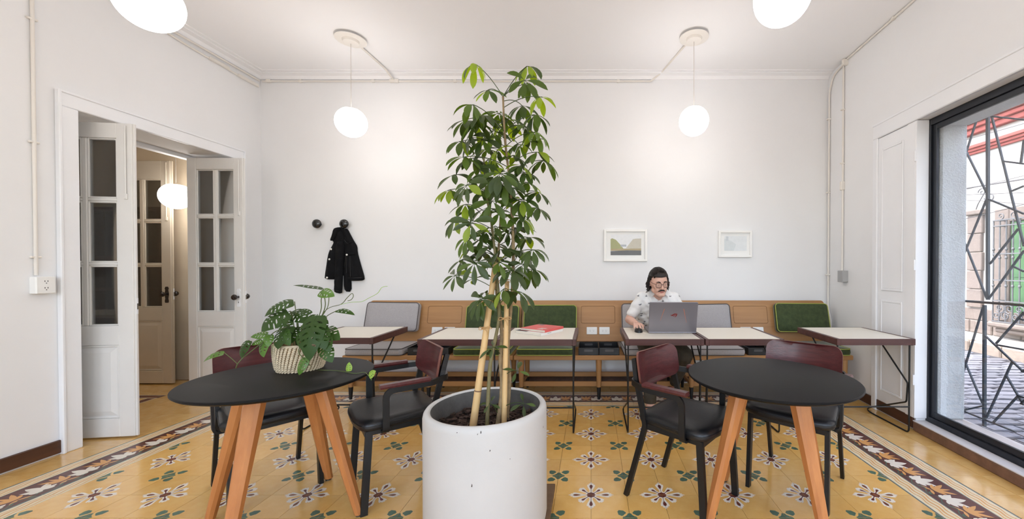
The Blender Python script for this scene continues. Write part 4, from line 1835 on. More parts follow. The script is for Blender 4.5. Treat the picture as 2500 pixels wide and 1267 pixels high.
# ================================================================== PENDANT LAMPS
LAMPS = [(-2.215, 3.586, 'globe pendant lamp hanging at the back left, above the black jacket', ZC), (0.941, 3.554, 'globe pendant lamp hanging at the back right, above the seated man', ZC),
         (-2.23, 1.965, 'large-looking globe pendant lamp at the top left edge of the picture', ZC), (0.945, 1.925, 'large-looking globe pendant lamp at the top right of the picture', ZC),
         (-2.23, 0.30, 'added globe pendant lamp brightening the door side, out of view', ZC), (0.945, 0.30, 'added globe pendant lamp brightening the window side, out of view', ZC),  # both added out of view to even the brightness
         (-4.37, 4.08, 'globe lamp glowing in the hall behind the open door', 3.0), (-5.6, 2.7, 'added globe lamp brightening the hall, hidden by the wall', 3.0)]  # last one is unseen, added to brighten the hall
M_lampmetal = mat('lamp_white_metal', (238, 234, 228), 0.4)
M_cord = mat('lamp_cord', (206, 198, 190), 0.6)
for k, (x, y, lab, zc) in enumerate(LAMPS):
    zb = 2.62 if k < 6 else 2.03
    t = thing('pendant_lamp', lab, 'lamp', (x, y, zc), 0, 'white globe pendant lamps')
    m = MB()
    m.lathe([(0.0, -0.030), (0.118, -0.030), (0.130, -0.026), (0.130, -0.020), (0.122, -0.016), (0.05, -0.014), (0.05, 0.0), (0.0, 0.0)], 40)
    cn = m.build('canopy', M_lampmetal, t, smooth=35)
    m = MB()
    m.lathe([(0.0, -0.058), (0.055, -0.058), (0.066, -0.052), (0.072, -0.030), (0.0, -0.030)], 36)
    m.build('canopy_cup', M_lampmetal, cn, smooth=35)
    r = 0.133
    m = MB()
    m.tube([(0, 0, -0.058), (0, 0, zb + r * 0.9 - zc)], 0.0026, 6)
    m.build('cord', M_cord, t, smooth=60)
    m = MB()
    m.lathe([(0.0, zb - zc + r * 0.93), (0.035, zb - zc + r * 0.93), (0.040, zb - zc + r * 0.90), (0.040, zb - zc + r * 0.875), (0.0, zb - zc + r * 0.875)], 24)
    m.build('collar', M_lampmetal, t, smooth=35)
    m = MB()
    prof = []
    for i in range(29):
        th = PI * (1 - i / 28)
        if math.cos(th) > 0.87:
            break
        prof.append((max(0.0, r * math.sin(th)), zb - zc + r * math.cos(th)))
    prof.append((0.060, zb - zc + r * 0.875))
    prof.append((0.0, zb - zc + r * 0.876))
    m.lathe(prof, 48)
    m.build('globe', M_globe, t, smooth=50)

# ================================================================== CONDUITS, BOXES
def conduit(label, path, r=0.0095, fil=0.06, clips=(), boxes=(), name='conduit', M=None):
    t = thing(name, label, 'conduit', V(path[0]) if M is None else M @ V(path[0]), 0, None)
    o = t.location.copy()
    pts = [(V(p) if M is None else M @ V(p)) - o for p in path]
    m = MB()
    m.tube(pts, r, 8, fillet=fil)
    m.build('pipe', M_conduit, t, smooth=60)
    for c, s in clips:
        m = MB()
        c = (V(c) if M is None else M @ V(c)) - o
        m.cbox(c, s, 0.003)
        m.build('clip', M_conduit, t)
    for c, s in boxes:
        m = MB()
        c = (V(c) if M is None else M @ V(c)) - o
        m.cbox(c, s, 0.006)
        m.build('junction_box', M_conduit, t)
    return t


zc_ = ZC - 0.068
conduit('white conduit running along the top of the back wall to the right lamp', [(XL + 0.03, YB - 0.012, zc_ - 0.002), (0.66, YB - 0.012, zc_ - 0.002), (0.76, YB - 0.05, ZC - 0.0), (0.90, 3.67, ZC - 0.012)],
        clips=[((x, YB - 0.010, zc_), (0.03, 0.02, 0.03)) for x in (-3.2, -2.4, -1.5, -0.6, 0.3)], boxes=[((XL + 0.10, YB - 0.014, zc_), (0.05, 0.028, 0.034))])
conduit('short white conduit from the wall junction to the left back lamp', [(-2.165, YB - 0.014, zc_), (-2.18, YB - 0.17, ZC - 0.018), (-2.20, 3.70, ZC - 0.012)], fil=0.1,
        boxes=[((-2.165, YB - 0.016, zc_), (0.10, 0.031, 0.036))])
conduit('white conduit dropping down the left wall to the outlet box', [(XL + 0.011, 2.535, ZC - 0.07), (XL + 0.011, 2.535, 1.23)], clips=[((XL + 0.009, 2.535, z), (0.018, 0.05, 0.014)) for z in (2.9, 2.1, 1.35)])
zl = ZC - 0.088
conduit('double white cable conduit along the top of the left wall', [(XL + 0.012, -2.0, zl), (XL + 0.012, 3.1, zl), (XL + 0.012, 3.5, zl - 0.03), (XL + 0.012, 4.0, zl - 0.05), (XL + 0.012, 4.25, zl - 0.055)], fil=0.2,
        clips=[((XL + 0.012, y, zl - dz), (0.022, 0.03, 0.04)) for y, dz in ((2.2, 0), (3.05, 0.0), (3.3, 0.015))],
        boxes=[((XL + 0.016, 3.80, zl - 0.036), (0.030, 0.20, 0.03)), ((XL + 0.016, 4.12, zl - 0.050), (0.030, 0.24, 0.03))])
conduit('upper white conduit hugging the cornice of the left wall', [(XL + 0.034, -2.0, zl + 0.012), (XL + 0.034, 3.6, zl + 0.012), (XL + 0.030, 4.24, zl + 0.006)], fil=0.2)
# right wall (s, t, z)
conduit('white conduit along the ceiling of the right wall above the window', [(6.5, -0.012, ZC - 0.013), (0.36, -0.012, ZC - 0.013)], M=MR, clips=[((s, -0.012, ZC - 0.013), (0.03, 0.03, 0.024)) for s in (1.0, 2.0)])
conduit('white conduit curving down the corner behind the bench end', [(0.33, -0.013, ZC - 0.03), (0.12, -0.013, ZC - 0.06), (0.045, -0.013, ZC - 0.20), (0.045, -0.013, 0.85), (0.10, -0.013, 0.70), (0.10, -0.013, 0.50)], fil=0.12, M=MR,
        clips=[((0.045, -0.013, z), (0.05, 0.026, 0.014)) for z in (2.9, 2.1, 1.2)])
conduit('white conduit dropping to the grey switch box on the right wall', [(0.30, -0.013, ZC - 0.05), (0.30, -0.013, 1.24)], M=MR, clips=[((0.30, -0.013, z), (0.05, 0.026, 0.014)) for z in (2.9, 2.35)],
        boxes=[((0.345, -0.018, ZC - 0.035), (0.07, 0.034, 0.06)), ((0.30, -0.018, 2.12), (0.04, 0.034, 0.09))])

t = thing('outlet_box', 'white surface-mounted outlet box on the left wall beside the door', 'outlet', (XL, 2.555, 1.165))
m = MB()
m.box((0, -0.046, -0.056), (0.045, 0.046, 0.056), 0.004)
m.build('body', M_outlet, t)
m = MB()
m.box((0.045, -0.045, -0.055), (0.050, 0.045, 0.055), 0.003)
pl = m.build('face_plate', M_outlet, t)
for z in (-0.022, 0.022):
    m = MB()
    for (a, b, w, h) in ((-0.007, 0.004, 0.003, 0.009), (0.007, 0.004, 0.003, 0.009), (0, -0.009, 0.005, 0.005)):
        m.cbox((0.0504, a, z + b), (0.001, w, h))
    m.build('slot', M_slot, pl)
t = thing('switch_box', 'small grey switch box with white plate on the right wall near the corner', 'switch', (0, 0, 0))
t.matrix_world = MR @ at(0.335, 0, 1.19)
m = MB()
m.box((-0.045, -0.055, -0.058), (0.045, 0.0, 0.058), 0.003)
m.build('body', mat('box_grey', (168, 168, 168), 0.5), t)
m = MB()
m.box((-0.048, -0.052, -0.055), (-0.0452, -0.004, 0.055), 0.001)
pl = m.build('face_plate', M_outlet, t)
m = MB()
m.box((-0.0492, -0.036, -0.008), (-0.0478, -0.020, 0.022))
m.build('rocker', M_slot, pl)

# ================================================================== PICTURES, HOOKS
def picture(x0, x1, z0, z1, label, border, art):
    w, h = x1 - x0, z1 - z0
    t = thing('framed_picture', label, 'picture', ((x0 + x1) / 2, YB, (z0 + z1) / 2), 0, 'framed pictures on the back wall')
    d = 0.032
    b = border
    m = MB()
    m.box((-w / 2, -d, -h / 2), (-w / 2 + b, -0.001, h / 2), 0.002)
    m.box((w / 2 - b, -d, -h / 2), (w / 2, -0.001, h / 2), 0.002)
    m.box((-w / 2 + b, -d, -h / 2), (w / 2 - b, -0.001, -h / 2 + b), 0.002)
    m.box((-w / 2 + b, -d, h / 2 - b), (w / 2 - b, -0.001, h / 2), 0.002)
    m.build('frame', mat('frame_white', (244, 243, 240), 0.5), t)
    m = MB()
    m.box((-w / 2 + b, -0.012, -h / 2 + b), (w / 2 - b, -0.002, h / 2 - b))
    mt = m.build('mount', mat('mount_board', (240, 240, 238), 0.8), t)
    art(mt, w, h)


def shape(parent, pts, y, mt, name='print_shape'):
    m = MB()
    m.prism(pts, 0, 0.0003, M=frame((0, y, 0), (1, 0, 0), (0, 0, 1), (0, -1, 0)))
    m.build(name, mt, parent)


def art1(p, w, h):
    # print area measured from the photograph, centred; u right, v up
    sx = 0.478 / 106.0
    def q(px, py): return ((px - 1527.0) * sx, -(py - 599.0) * sx)
    x0, x1, yb_ = 1490.4, 1565.5, 623
    c = lambda n, rgb: mat('print_' + n, rgb, 0.8, noise=(30, 0.06))
    Y0 = -0.0121
    shape(p, [q(x0, yb_), q(x1, yb_), q(x1, 572), q(x0, 572)], Y0, c('sky', (238, 240, 242)))
    shape(p, [q(x1, 608), q(1528, 606), q(1535, 597), q(1545, 584), q(1552, 582.5), q(x1, 582)], Y0 - 0.0004, c('hill_beige', (206, 202, 188)))
    shape(p, [q(x0, 608), q(1522, 607), q(1514, 597), q(1507, 589), q(1503, 585), q(1498, 583), q(1494, 581.5), q(x0, 584)], Y0 - 0.0008, c('hill_olive', (176, 178, 136)))
    shape(p, [q(1515, 602), q(1529, 602), q(1529, 597), q(1515, 597)], Y0 - 0.0012, c('far_block', (186, 192, 198)))
    shape(p, [q(x0, 612), q(x1, 612), q(x1, 606.5), q(x0, 607)], Y0 - 0.0012, c('shore', (186, 172, 140)))
    shape(p, [q(x0, yb_), q(x1, yb_), q(x1, 611.5), q(1530, 611), q(x0, 613)], Y0 - 0.0016, c('water', (120, 122, 124)))


def art2(p, w, h):
    sx = 0.37 / 82.0
    def q(px, py): return ((px - 1795.0) * sx, -(py - 595.5) * sx)
    c = lambda n, rgb: mat('print_' + n, rgb, 0.8, noise=(30, 0.05))
    Y0 = -0.0121
    shape(p, [q(1769, 612), q(1824, 612), q(1824, 576), q(1769, 576)], Y0, c('mist', (230, 234, 236)))
    shape(p, [q(1769, 612), q(1792, 612), q(1798, 596), q(1785, 588), q(1769, 582)], Y0 - 0.0004, c('mist_grey', (218, 224, 226)))
    shape(p, [q(1773, 588), q(1779, 588), q(1779, 577), q(1773, 577)], Y0 - 0.0008, c('mist_block', (206, 212, 216)))


picture(0.142, 0.620, 1.347, 1.700, 'larger white framed landscape print of pale hills over grey water', 0.026, art1)
picture(1.405, 1.775, 1.392, 1.686, 'smaller white framed misty print, right of the landscape print', 0.024, art2)
M_gloss = mat('black_gloss', (14, 14, 15), 0.15, coat=0.6)
for x, lab in ((-2.998, 'empty round glossy black wall hook'), (-2.70, 'round glossy black wall hook holding the jacket')):
    t = thing('wall_hook', lab, 'hook', (x, YB, 1.757), 0, 'round wall hooks')
    Mk = Matrix.Rotation(R(90), 4, 'X')
    m = MB()
    m.lathe([(0.016, 0.0), (0.016, 0.045)], 18, M=Mk)
    m.build('stem', M_gloss, t, smooth=40)
    m = MB()
    m.lathe([(0.0, 0.040), (0.030, 0.040), (0.044, 0.046), (0.050, 0.058), (0.048, 0.068), (0.036, 0.079), (0.018, 0.085), (0.0, 0.086)], 32, M=Mk)
    m.build('knob', M_gloss, t, smooth=40)

# ================================================================== PLANTER AND UMBRELLA TREE
PC = V((-0.50, 1.85, 0))
M_pot = mat('planter_white', (200, 198, 195), 0.55, noise=(5, 0.05), bump=(60, 0.05))
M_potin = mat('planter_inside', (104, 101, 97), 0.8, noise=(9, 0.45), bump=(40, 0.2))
M_soil = mat('soil', (52, 40, 33), 0.95, noise=(40, 0.5), bump=(60, 0.6))
M_bark = mat('bark_chip', (74, 54, 45), 0.9, noise=(30, 0.4))
M_scuff = mat('scuff', (70, 62, 56), 0.8)
t = thing('planter', 'large white cylindrical planter in the middle foreground', 'planter', PC)
m = MB()
rp = 0.285
zr = 0.628
m.lathe([(0.0, 0.075), (rp - 0.02, 0.075), (rp - 0.004, 0.085), (rp, 0.11), (rp, zr - 0.030), (rp - 0.003, zr - 0.014), (rp - 0.010, zr - 0.004), (rp - 0.020, zr), (rp - 0.028, zr - 0.002), (rp - 0.033, zr - 0.008)], 96, cap=False)
body = m.build('body', M_pot, t, smooth=40, recalc=False)
m = MB()
m.lathe([(rp - 0.033, zr - 0.008), (rp - 0.036, zr - 0.03), (rp - 0.040, 0.45), (0.0, 0.45)], 96, cap=False)
m.build('inner_wall', M_potin, t, smooth=40, recalc=False)
m = MB()
sr = random.Random(3)
for (px, py, w, h) in ((1174, 1055, 3, 6), (1166, 1060, 2, 3), (1196, 1100, 3, 4), (1326, 1042, 3, 6), (1152, 1185, 3, 7), (1116, 1056, 3, 2), (1330, 1046, 2, 3), (1245, 1120, 2, 2)):
    d = ray(px, py)
    # hit the cylinder
    a = d.x * d.x + d.y * d.y
    b = -2 * (d.x * PC.x + d.y * PC.y)
    c = PC.x ** 2 + PC.y ** 2 - rp * rp
    disc = b * b - 4 * a * c
    if disc <= 0:
        continue
    k = (-b - math.sqrt(disc)) / (2 * a)
    p = V((0, 0, H)) + d * k
    nrm = V((p.x - PC.x, p.y - PC.y, 0)).normalized()
    tg = V((-nrm.y, nrm.x, 0))
    s = 1.6 / F
    q = p - PC
    m.add([q + nrm * 0.0006 + tg * (w * s * sr.uniform(.6, 1.2) * e) + V((0, 0, h * s * f_)) for e, f_ in ((-.5, -.5), (.3, -.6), (.5, .2), (-.1, .6))], [(0, 1, 2, 3)])
m.build('scuff_marks', M_scuff, body, recalc=False)
m = MB()
n = 40
vs, fs = [(0, 0, 0.525)], []
rr = random.Random(11)
for i in range(1, 9):
    for j in range(n):
        a = 2 * PI * j / n
        r_ = (rp - 0.036) * i / 8
        vs.append((r_ * math.cos(a), r_ * math.sin(a), 0.520 + rr.uniform(-.008, .012)))
for j in range(n):
    fs.append((0, 1 + j, 1 + (j + 1) % n))
for i in range(7):
    for j in range(n):
        fs.append((1 + i * n + j, 1 + (i + 1) * n + j, 1 + (i + 1) * n + (j + 1) % n, 1 + i * n + (j + 1) % n))
m.add(vs, fs)
m.build('soil', M_soil, t, smooth=40)
m = MB()
for i in range(520):
    a, r_ = rr.uniform(0, 2 * PI), (rp - 0.05) * math.sqrt(rr.random())
    Mx = at(r_ * math.cos(a), r_ * math.sin(a), 0.530 + rr.uniform(-.004, .014)) @ rotz(rr.uniform(0, 6)) @ Matrix.Rotation(rr.uniform(-.8, .8), 4, 'X')
    m.cbox((0, 0, 0), (rr.uniform(.012, .035), rr.uniform(.006, .016), rr.uniform(.003, .007)), 0, M=Mx)
o = m.build('bark_mulch', M_bark, t)
o['kind'] = 'stuff'
m = MB()
m.box((-0.30, -0.30, 0.045), (0.30, 0.30, 0.075), 0.004)
m.build('dolly_board', wood('dolly_wood', (120, 92, 66), (96, 72, 50), 0.6, 0, 14), t)
for sx in (-1, 1):
    for sy in (-1, 1):
        m = MB()
        m.tube([(sx * 0.25 - 0.012, sy * 0.25, 0.02), (sx * 0.25 + 0.012, sy * 0.25, 0.02)], 0.02, 14)
        m.box((sx * 0.25 - 0.016, sy * 0.25 - 0.012, 0.03), (sx * 0.25 + 0.016, sy * 0.25 + 0.012, 0.045), 0.002)
        m.build('caster', M_blackp, t)

M_leafs = [mat('leaf_dark', (64, 82, 38), 0.34, spec=0.5, rand=0.25, noise=(14, 0.2), transl=0.22), mat('leaf_mid', (84, 106, 42), 0.36, spec=0.5, rand=0.25, noise=(14, 0.2), transl=0.30),
           mat('leaf_backlit_tone', (134, 154, 52), 0.4, spec=0.45, rand=0.2, noise=(14, 0.15), transl=0.38)]  # lime tone paints in light shining through some leaves
M_stem = mat('stem_green', (122, 112, 72), 0.6, noise=(30, 0.25))
M_trunk = mat('stem_brown', (158, 134, 98), 0.75, noise=(34, 0.4), bump=(60, 0.3))
M_bamboo = mat('bamboo_stake', (224, 186, 130), 0.45, noise=(16, 0.2), stretch=(1, 1, 0.15))
M_node = mat('bamboo_node', (120, 88, 66), 0.6)
M_twine = mat('twine', (196, 156, 104), 0.9)


def PW(px, py, Y):
    return W(px, py, Y) - PC


tree = thing('umbrella_tree', 'tall umbrella tree with drooping glossy leaves growing in the white planter', 'plant', PC)
stemC = smooth_path([PW(1236, 1035, 1.90), PW(1243, 930, 1.91), PW(1239, 860, 1.91), PW(1246, 760, 1.92), PW(1252, 690, 1.92), PW(1253, 600, 1.92), PW(1250, 520, 1.91), PW(1244, 440, 1.90), PW(1233, 340, 1.89), PW(1228, 236, 1.88)])
stemA = smooth_path([PW(1189, 1040, 1.80), PW(1196, 900, 1.82), PW(1209, 830, 1.84), PW(1219, 760, 1.85), PW(1212, 660, 1.86), PW(1202, 560, 1.86), PW(1187, 470, 1.86), PW(1181, 385, 1.86)])
stemB = smooth_path([PW(1215, 1040, 1.82), PW(1226, 950, 1.84), PW(1222, 880, 1.86), PW(1225, 810, 1.88), PW(1216, 740, 1.90), PW(1211, 690, 1.92), PW(1218, 600, 1.95), PW(1222, 520, 1.96)])
for st_, r0, r1, mt in ((stemC, 0.0115, 0.0045, M_trunk), (stemA, 0.0095, 0.004, M_stem), (stemB, 0.012, 0.004, M_trunk)):
    m = MB()
    k = len(st_)
    m.tube(st_, [r0 + (r1 - r0) * i / (k - 1) + (0.0012 if i % 6 == 0 else 0) for i in range(k)], 10)
    m.build('stem', mt, tree, smooth=60)


def leaflet(mb, o, d, nrm, L, wd, droop, mi=0):
    """one leaf blade from o along d"""
    d = d.normalized()
    side = d.cross(nrm).normalized()
    nst = 6
    vs = []
    p = V(o)
    dirv = V(d)
    seg = L / nst
    for i in range(nst + 1):
        tt = i / nst
        w = wd * (math.sin(PI * tt ** 1.22)) ** 0.72 if 0 < i < nst else (wd * 0.10 if i == 0 else 0.0012)
        up = side.cross(dirv).normalized()
        vs += [p - side * w + up * (w * 0.28), V(p), p + side * w + up * (w * 0.28)]
        dirv = (dirv + V((0, 0, -1)) * droop * seg * 9).normalized()
        side = (side - dirv * side.dot(dirv)).normalized()
        p = p + dirv * seg
    fs = []
    for i in range(nst):
        a = i * 3
        fs += [(a, a + 1, a + 4, a + 3), (a + 1, a + 2, a + 5, a + 4)]
    mb.add(vs, fs, mi)


def compound_leaf(hub, stem, rg, L=0.092, nl=None, droop=None, kind=None, face=0.5):
    # attach on the stem a little below the hub
    best = None
    want = hub.z - 0.015 - rg.uniform(0.0, 0.05)
    for q in stem:
        e = abs(q.z - want)
        if best is None or e < best[0]:
            best = (e, q)
    a = V(best[1])
    out = hub - a
    hd = V((out.x, out.y, 0))
    mid = a.lerp(hub, 0.55) + V((0, 0, 0.018 + 0.10 * hd.length))
    m = MB()
    pts = [a * (1 - s) ** 2 + mid * 2 * s * (1 - s) + hub * s * s for s in [i / 7 for i in range(8)]]
    m.tube(pts, 0.0019, 5, cap=False)
    hdn = hd.normalized() if hd.length > 0.02 else V((rg.uniform(-1, 1), -1, 0)).normalized()
    nrm = (V((0, 0, 1)) * (1 - face) + hdn * face * 0.6 + V((rg.uniform(-.45, .45), -face * 0.9 + rg.uniform(-.25, .25), rg.uniform(-.1, .2)))).normalized()
    ax = nrm.cross(V((0, 0, 1)))
    if ax.length < 0.05:
        ax = V((1, 0, 0))
    ax.normalize()
    ay = nrm.cross(ax)
    nl = nl or rg.choice((6, 7, 7, 8))
    a0 = rg.uniform(0, 6.28)
    dr = droop if droop is not None else rg.uniform(0.5, 1.1)
    km = kind if kind is not None else rg.choice((0, 0, 0, 1, 1, 2))
    for i in range(nl):
        an = a0 + 2 * PI * i / nl + rg.uniform(-.12, .12)
        d = ax * math.cos(an) + ay * math.sin(an) + V((0, 0, -0.25 * dr))
        d = (d + V((rg.uniform(-.12, .12), rg.uniform(-.12, .12), rg.uniform(-.18, .12)))).normalized()
        l_ = L * rg.uniform(0.8, 1.12)
        st_ = hub + d * 0.014
        m.tube([hub, st_], 0.0011, 4, cap=False)
        ki = km if rg.random() < 0.72 else rg.choice((0, 1, 1, 2))
        leaflet(m, st_, d, nrm if abs(nrm.dot(d)) < 0.9 else V((0, -1, 0.2)), l_, l_ * rg.uniform(0.155, 0.195), dr * rg.uniform(.7, 1.35), ki)
    o = m.build('leaf', M_leafs, tree, smooth=180, recalc=False)
    return o


rg = random.Random(21)
hubs1 = [(510, 182, 1.7, 2), (605, 380, .7, 0), (908, 195, 1.2, 2), (892, 305, .8, 1), (1008, 432, 1.5, 2), (930, 330, 1.8, 1), (490, 492, 1.4, 1), (560, 575, .9, 0), (430, 612, .8, 0), (520, 640, 1.2, 0),
         (400, 775, 1.1, 1), (690, 560, .8, 1), (765, 600, .7, 0), (870, 500, .9, 0), (965, 570, 1.5, 0), (740, 640, .9, 2), (640, 700, .8, 0), (470, 745, .9, 0), (560, 765, .7, 0), (600, 835, .7, 0),
         (680, 845, 1.2, 2), (890, 655, .9, 0), (975, 705, 1.5, 1), (840, 800, 1.2, 0), (900, 775, .8, 0), (985, 860, 1.0, 0), (430, 895, .9, 1), (490, 905, 1.1, 0), (820, 890, .8, 0),
         (870, 965, .9, 0), (1040, 925, 1.3, 1), (340, 1035, .7, 0), (440, 1115, .6, 0), (545, 1150, .3, 0), (310, 1150, 1.3, 2), (640, 1060, .8, 0), (700, 1025, 1.0, 0), (620, 1165, .7, 0), (730, 1100, 1.1, 0),
         (885, 1015, 1.0, 0), (925, 1095, .9, 1), (1000, 1170, .9, 0), (800, 1135, .7, 0), (865, 1225, .8, 2), (600, 920, 1.2, 2)]
hubs2 = [(430, 155, 1.2, 0), (590, 185, .7, 0), (640, 130, .6, 1), (700, 215, .9, 1), (850, 130, .8, 0), (990, 182, .9, 0), (350, 272, .8, 0), (475, 300, .6, 0), (650, 330, .6, 0), (590, 365, .8, 0),
         (870, 255, .9, 1), (820, 335, .8, 0), (915, 410, .9, 0), (480, 485, .7, 0), (400, 585, .8, 0), (555, 520, .7, 0), (640, 470, .7, 0), (700, 505, .9, 0), (785, 465, .9, 1), (870, 515, .9, 0),
         (950, 505, 1.2, 0), (350, 705, .5, 0), (515, 722, .4, 0), (620, 575, .9, 0), (690, 600, .6, 1), (795, 665, .9, 0), (880, 620, 1.0, 0), (950, 660, 1.3, 0), (590, 885, .7, 0), (545, 890, 1.0, 0), (720, 815, 1.3, 0),
         (850, 830, 1.2, 0), (660, 660, .9, 2), (430, 420, .8, 1), (760, 360, .8, 0), (560, 420, .7, 0), (500, 610, .7, 0)]
for oy, hs in ((100, hubs1), (450, hubs2)):
    for (hx, hy, dr, kd) in hs:
        px, py = 1000 + hx / 3.167, oy + hy / 3.167
        left = px < 1205
        stem = stemA if (left and py > 400) else (stemC if (py < 400 or rg.random() < 0.6) else stemB)
        base = [q for q in stem]
        off = max(-0.22, min(0.22, rg.gauss(0, 0.11)))
        off *= max(0.25, 1 - abs(px - 1215) / 190)
        hub = PW(px, py, 1.88 + off)
        compound_leaf(hub, stem, rg, L=rg.uniform(0.080, 0.102), droop=dr * rg.uniform(.95, 1.3), kind=kd, face=(0.05 if dr >= 1.3 else rg.choice((.1, .3, .5, .75))))
# young shoots near the soil
for (px, py, L) in ((1196, 985, 0.045), (1278, 985, 0.05), (1262, 905, 0.055), (1203, 848, 0.06)):
    hub = PW(px, py, 1.80)
    compound_leaf(hub, stemB, rg, L=L, nl=4, droop=.5, kind=0, face=.4)

for i, (a, b, r0, r1, yy, lab) in enumerate((((1152, 1042), (1210, 640), 0.0180, 0.0128, (1.80, 1.86), 'thick leaning bamboo stake on the left of the umbrella tree'),
                                            ((1230, 1038), (1238, 686), 0.0132, 0.0108, (1.82, 1.86), 'upright bamboo stake on the right of the umbrella tree'))):
    p, q = W(a[0], a[1], yy[0]), W(b[0], b[1], yy[1])
    p.z = 0.50
    t = thing('bamboo_stake', lab, 'stake', p, 0, 'bamboo stakes in the planter')
    d = q - p
    k = 13
    pts, rs = [], []
    for j in range(k):
        pts.append(d * (j / (k - 1)))
        rs.append(r0 + (r1 - r0) * j / (k - 1))
    m = MB()
    m.tube(pts, rs, 14)
    cane = m.build('cane', M_bamboo, t, smooth=60)
    for j in ((3, 6, 9) if i == 0 else (2, 5, 8, 11)):
        m = MB()
        dn = d.normalized()
        rj = rs[j] * 1.07
        m.tube([pts[j] - dn * 0.003, pts[j], pts[j] + dn * 0.003], [rs[j], rj, rs[j]], 14)
        m.build('node', M_node if j % 2 else M_bamboo, cane, smooth=60)
for (px, py, w_, yy, lab) in ((1186, 801, 0.021, 1.84, 'twine tied round the left bamboo stake'), (1233, 778, 0.0155, 1.85, 'twine bow on the right bamboo stake'), (1233, 688, 0.0145, 1.86, 'twine knot high on the right bamboo stake')):
    c = W(px, py, yy)
    t = thing('twine', lab, 'twine', c)
    m = MB()
    for j in range(2):
        m.tube([(w_ * math.cos(2 * PI * i / 16), w_ * 0.9 * math.sin(2 * PI * i / 16), 0.006 * j + 0.003 * math.cos(2 * PI * i / 16)) for i in range(16)], 0.0018, 6, closed=True)
    m.build('loop', M_twine, t, smooth=60)
    m = MB()
    m.tube(smooth_path([(0, -w_, 0), (0.02, -w_ - .01, .012), (0.034, -w_, 0.002), (0.012, -w_ - .004, -0.002)]), 0.0016, 6)
    m.tube(smooth_path([(0, -w_, 0), (-0.018, -w_ - .01, .010), (-0.026, -w_, -0.004), (-0.006, -w_ - .004, -0.002)]), 0.0016, 6)
    m.tube(smooth_path([(0, -w_, 0), (0.012, -w_ - .004, -.014), (0.016, -w_ - .004, -0.03)]), 0.0014, 6)
    m.build('bow', M_twine, t, smooth=60)

# ================================================================== MONSTERA IN A BASKET
BC = V((-1.575, 2.09, ZT))
M_basket = mat('seagrass', (222, 202, 170), 0.85, noise=(60, 0.25), bump=(90, 0.4))
M_basketin = mat('seagrass_core', (170, 140, 100), 0.9)
t = thing('basket', 'round woven straw basket holding the monstera on the left table', 'basket', BC)
prof = [(0.098, 0.0), (0.108, 0.02), (0.114, 0.06), (0.117, 0.10), (0.117, 0.135)]


def rad_at(z):
    for (r0, z0), (r1, z1) in zip(prof, prof[1:]):
        if z <= z1:
            return r0 + (r1 - r0) * (z - z0) / (z1 - z0)
    return prof[-1][0]


m = MB()
m.lathe([(0, 0.001)] + [(r - 0.004, z + 0.001) for r, z in prof] + [(0.108, 0.135), (0.104, 0.06), (0, 0.06)], 40)
m.build('core', M_basketin, t, smooth=40, recalc=False)
ncol, nrow = 40, 12
for c_ in range(ncol):
    m = MB()
    for r_ in range(nrow):
        z = 0.006 + r_ * 0.0113
        a = 2 * PI * c_ / ncol + 0.30 * z / 0.135
        rr_ = rad_at(z) + 0.0015
        p = V((rr_ * math.cos(a), rr_ * math.sin(a), z))
        R3 = (rotz(a) @ Matrix.Rotation(R(38), 4, 'X')).to_3x3()
        m.ball(p, (0.0045, 0.0102, 0.0058), 8, 5, R3=R3)
    m.build('plait', M_basket, t, smooth=60)
m = MB()
m.tube([(0.116 * math.cos(2 * PI * i / 40), 0.116 * math.sin(2 * PI * i / 40), 0.139) for i in range(40)], 0.007, 8, closed=True)
m.build('rim', M_basket, t, smooth=60)
m = MB()
m.lathe([(0.0, 0.118), (0.06, 0.117), (0.108, 0.112)], 24)
m.build('soil', M_soil, t, smooth=60, recalc=False)

mon = thing('monstera', 'swiss-cheese monstera with holed leaves trailing from the basket', 'plant', BC)
M_mon = [mat('monstera_dark', (58, 86, 32), 0.45, spec=0.3, noise=(16, 0.25), rand=0.2, transl=0.15), mat('monstera_light', (96, 132, 56), 0.33, noise=(16, 0.2), rand=0.15, transl=0.3),
         mat('monstera_pale', (150, 182, 84), 0.4, noise=(16, 0.15), transl=0.35)]
M_vine = mat('monstera_vine', (92, 104, 52), 0.55, noise=(20, 0.2))


def mq(cx, cy, Y):
    return W(480 + cx / 4.369, 670 + cy / 4.369, Y) - BC


